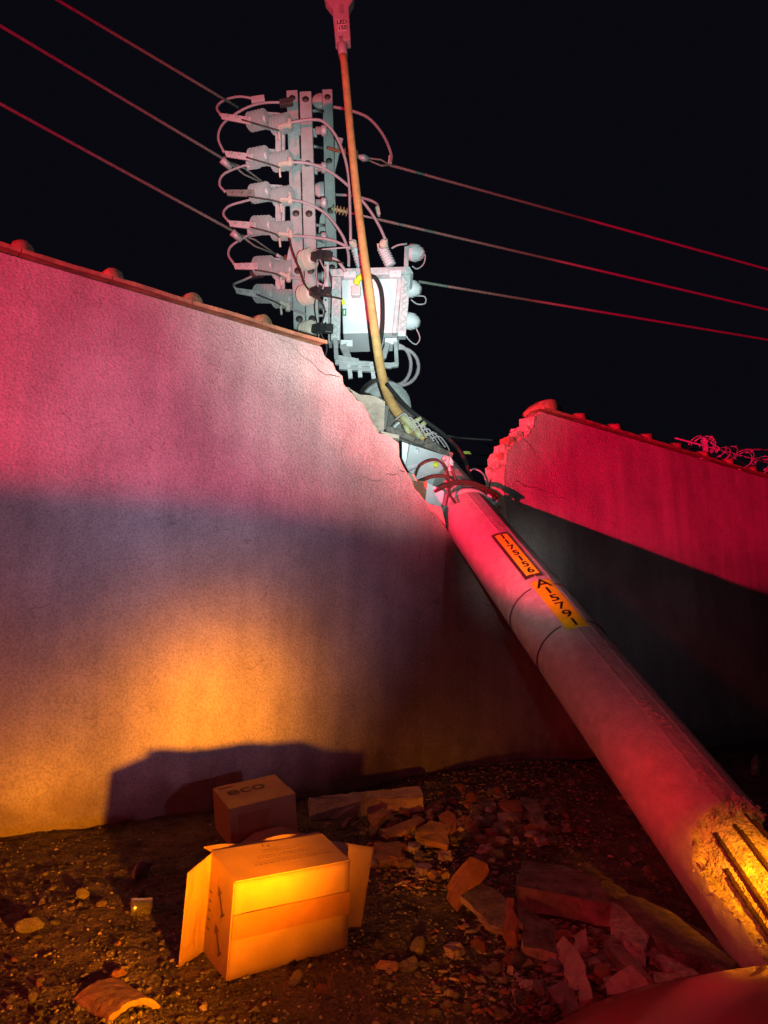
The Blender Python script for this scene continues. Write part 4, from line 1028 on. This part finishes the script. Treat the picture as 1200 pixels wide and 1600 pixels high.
slab([(806, 1384), (955, 1412), (935, 1372), (880, 1352), (815, 1345)], [.10, .10, .10, .09, .08], .085, 'long dark kerb-like slab with red-lit front face in the right rubble', side='stone')
slab([(960, 1410), (1030, 1470), (1140, 1520), (1155, 1490), (1060, 1430), (985, 1398)], [.08, .08, .05, .04, .06, .07], .07, 'long dark slab lying beneath the pole towards the car')
slab([(952, 1440), (1005, 1485), (1014, 1462), (975, 1420), (955, 1408)], [.07, .07, .07, .085, .09], .06, 'rough orange-lit broken slab end right of the long kerb slab', m='core')
slab([(1010, 1488), (1095, 1545), (1102, 1530), (1030, 1474)], [.035, .03, .03, .04], .05, 'crumbly yellow-lit strip of broken concrete near the car', m='core')
slab([(808, 1415), (862, 1440), (870, 1490), (818, 1478)], [.09, .07, .05, .07], .03, 'flat dark plate with pale edge left of the lower rubble', side='mortar')
slab([(792, 1402), (804, 1404), (804, 1455), (790, 1455)], [.11, .11, .06, .06], .05, 'upright narrow red brick piece between the flat plates', 'brick_piece', 'brick', 'brick')
slab([(720, 1400), (755, 1378), (795, 1408), (790, 1452), (765, 1445), (740, 1420)], [.06, .09, .10, .05, .04, .05], .025, 'flat dark roof plate with light edge beside the tilted red brick', side='mortar')
slab([(698, 1385), (735, 1338), (762, 1350), (716, 1405)], [.06, .17, .16, .05], .05, 'tilted reddish hollow brick leaning up in the middle rubble', 'brick_piece', 'brick', 'brick')
slab([(648, 1300), (672, 1282), (704, 1290), (700, 1322), (655, 1308)], [.09, .11, .10, .06, .07], .03, 'flat striped tan brick tile on top of the heap', 'brick_piece', 'tile', 'brick')
slab([(684, 1275), (700, 1266), (713, 1278), (704, 1292)], [.12, .13, .12, .10], .04, 'small bright red tile shard at the top of the heap', 'tile_shard', 'brick', 'tile shard')
slab([(585, 1316), (625, 1314), (628, 1342), (592, 1345)], [.06, .06, .04, .04], .03, 'tan flat brick beside the right flap of the open carton', 'brick_piece', 'tile', 'brick')
slab([(596, 1297), (655, 1275), (665, 1282), (610, 1308)], [.05, .09, .09, .05], .025, 'long tan tile sliver leaning on the heap near the kerb strip', 'tile_shard', 'tile', 'tile shard')
slab([(575, 1272), (598, 1262), (606, 1268), (584, 1292)], [.06, .08, .08, .05], .03, 'small red broken tile against the kerb strip end', 'tile_shard', 'tile', 'tile shard')
slab([(780, 1255), (808, 1248), (815, 1262), (796, 1268)], [.06, .07, .06, .05], .03, 'reddish plate on the slope right of the heap', 'tile_shard', 'brick', 'tile shard')
slab([(812, 1245), (840, 1250), (855, 1290), (838, 1288)], [.05, .06, .04, .03], .03, 'long pinkish plate lying farthest right of the heap', m='stone')
slab([(868, 1478), (880, 1462), (905, 1490), (926, 1560), (905, 1565), (885, 1520)], [.05, .08, .08, .04, .03, .04], .04, 'long pink rough slab fragment upright in the lower rubble', m='mortar')
slab([(950, 1530), (985, 1508), (1020, 1550), (1005, 1565), (950, 1558)], [.05, .08, .05, .03, .03], .03, 'pink smooth plaster plate with pointed top beside the car', 'plaster_plate', 'mortar', 'plaster piece')
slab([(1022, 1518), (1062, 1522), (1072, 1545), (1035, 1552)], [.05, .05, .03, .03], .03, 'pink smooth plaster plate right of the pointed one', 'plaster_plate', 'mortar', 'plaster piece')
slab([(895, 1462), (915, 1450), (918, 1475), (905, 1480)], [.07, .08, .06, .05], .03, 'small pink wedge of plaster above the long pink fragment', 'plaster_plate', 'mortar', 'plaster piece')
slab([(945, 1470), (975, 1478), (1020, 1530), (990, 1530)], [.06, .06, .04, .03], .04, 'dark rough block between the yellow strip and the pink plates', m='stone')
slab([(855, 1545), (880, 1530), (905, 1575), (880, 1590)], [.05, .06, .03, .02], .04, 'reddish block low in the rubble next to the car edge', m='stone')
slab([(593, 1500), (620, 1502), (622, 1513), (594, 1508)], [.015, .02, .015, .01], .015, 'small orange tile shard alone right of the open carton', 'tile_shard', 'tile', 'tile shard')
slab([(622, 1505), (648, 1492), (652, 1508), (632, 1516)], [.02, .03, .02, .015], .02, 'dark flat shard touching the small pile right of the carton')
slab([(482, 1246), (655, 1228), (661, 1246), (600, 1262), (484, 1275)], [.10, .10, .10, .03, .03], .07, 'pale plaster strip fallen along the wall foot right of the eco carton', 'plaster_plate', 'mortar', 'plaster piece')
for i in range(150):
    z_ = i % 3
    x, y = ((random.gauss(665, 55), random.uniform(1252, 1370)), (random.gauss(790, 55), random.uniform(1232, 1320)), (random.gauss(900, 55), random.uniform(1450, 1580)))[z_]
    r = random.uniform(5, 16); a0 = random.uniform(0, 6.3); nv = random.choice((4, 5, 5)); hh = [random.uniform(.015, .05) for _ in range(nv)]; ph_ = random.uniform(.5, .9)
    px_ = [(x + r * random.uniform(.7, 1.2) * math.cos(a0 + k * 6.28 / nv), y + r * ph_ * .7 * math.sin(a0 + k * 6.28 / nv)) for k in range(nv)]
    o = slab(px_, hh, random.uniform(.012, .03), ('flat broken shard in the rubble heap below the wall gap', 'flat broken shard scattered behind the heap towards the pole', 'flat broken shard in the lower rubble beside the car')[z_], 'rubble_shard', random.choice(('slab', 'stone', 'tile', 'brick', 'mortar')), 'shard')
    o['group'] = ('shards in the heap', 'shards towards the pole', 'shards by the car')[z_]
# curved roof tile, broken, bottom left
c0 = G(200, 1585, .0); rt = MB(); vs = []; rr = .095; n = 16
dx = (G(250, 1560) - G(150, 1600)).normalized(); dy = V(-dx.y, dx.x, 0)
for i in range(2):
    for rad in (rr, rr - .02):
        for j in range(n + 1):
            a = R_(20 + 140 * j / n); q = c0 + dx * (-rad * math.cos(a)) + V(0, 0, rad * math.sin(a) * .75 - .03) + dy * (i * .20 - .02)
            vs.append(q + V(random.gauss(0, .0015), 0, random.gauss(0, .0015)))
m_ = n + 1; fs = []
for j in range(n):
    fs += [(j, j + 1, m_ + j + 1, m_ + j), (2 * m_ + j, 3 * m_ + j, 3 * m_ + j + 1, 2 * m_ + j + 1), (j, 2 * m_ + j, 2 * m_ + j + 1, j + 1), (m_ + j, m_ + j + 1, 3 * m_ + j + 1, 3 * m_ + j)]
fs += [(0, m_, 3 * m_, 2 * m_), (n, 2 * m_ + n, 3 * m_ + n, m_ + n)]
rt.add(vs, fs, 0, False); tag(rt.build('roof_tile', 'tile'), 'broken curved roof tile at the bottom left', 'roof tile')
# metal can
c = G(203, 1418, .025); d = (G(236, 1416, .02) - G(203, 1418, .025)).normalized(); t_ = proj(c)[2]; can = thing('metal_can', c - V(0, 0, .02), 'small shiny metal can lying on its side on the soil', 'can')
mb = MB(); r = 13 * t_; mb.lathe(c, c + d * 33 * t_, [(0, r * .9), (.03, r), (.3, r), (.32, r * .96), (.5, r), (.52, r * .96), (.97, r), (1, r * .9)], 24); mb.build('can_body', 'chrome', can)
# plastic bottle far right
c = G(1180, 1213, 0); t_ = proj(c)[2]
mb = MB(); mb.lathe(c, c + V(.03, 0, 32 * t_), [(0, 6 * t_), (.05, 7 * t_), (.7, 7 * t_), (.85, 4 * t_), (.88, 3 * t_), (1, 3 * t_)], 16)
bt = thing('plastic_bottle', c, 'small dim bottle standing at the wall foot on the far right', 'bottle'); mb.build('bottle_body', 'glassy', bt)

# ------------------------------------------------------------------ car nose at the bottom right
car = thing('car', V(1.2, 0.3, -.33), 'dark red car nose curving in at the bottom right corner', 'car')
def plan(q, w, y_f, rnd_):
    "q -1..1 across, returns front y"
    return y_f - rnd_ * abs(q) ** 3.2
rowsz = [(-.18, -.10, 0.0), (-.05, -.02, 0.0), (.06, 0.0, .0), (.10, -.02, .0), (.14, -.10, .0), (.17, -.30, .02), (.24, -.8, .06), (.30, -1.35, .08)]
CX, CW = 1.14, 0.98; nq = 28; vs = []
for z, dy, ins in rowsz:
    for i in range(nq + 1):
        q = -1 + 2 * i / nq; w = CW - ins
        vs.append(V(CX + q * w, plan(q, w, 1.66, .40) + dy, z + .13 - .04 * abs(q) ** 3 * (1 if z > .1 else 0)))
# left side panel rows going back
fs = [(r * (nq + 1) + i, r * (nq + 1) + i + 1, (r + 1) * (nq + 1) + i + 1, (r + 1) * (nq + 1) + i) for r in range(len(rowsz) - 1) for i in range(nq)]
mb = MB(); mb.add(vs, fs, 0, True)
for sgn, idx in ((-1, 0), (1, nq)):
    col = [vs[r * (nq + 1) + idx] for r in range(len(rowsz))]
    lo = [V(p.x, p.y, -.18) for p in col]
    b_ = len(col); mb.add(col + lo, [(i, i + 1, b_ + i + 1, b_ + i) for i in range(b_ - 1)], 0, False)
mb.build('body', 'carp', car)
mb = MB(); mb.add([V(.45, .30, .262), V(1.83, .30, .262), V(1.65, -.35, .60), V(.63, -.35, .60)], [(0, 1, 2, 3)]); mb.prism([V(.45, .28, .25), V(1.83, .28, .25), V(1.65, -.37, .59), V(.63, -.37, .59)], V(0, -.02, -.02)); mb.build('windscreen', 'plastic', car)
for sx in (-1, 1):
    w = MB(); c = V(CX + sx * .80, .55, -.13); w.lathe(c - V(.10, 0, 0), c + V(.10, 0, 0), [(0, .14), (.1, .20), (.9, .20), (1, .14)], 28); w.build('wheel', 'tyre', car)
    w = MB(); c = V(CX + sx * .74, 1.43 if sx > 0 else 1.43, .02); w.lathe(c, c + V(sx * .10, .05, 0), [(0, .05), (.7, .06), (1, .045)], 16); w.build('headlight', 'lens', car)
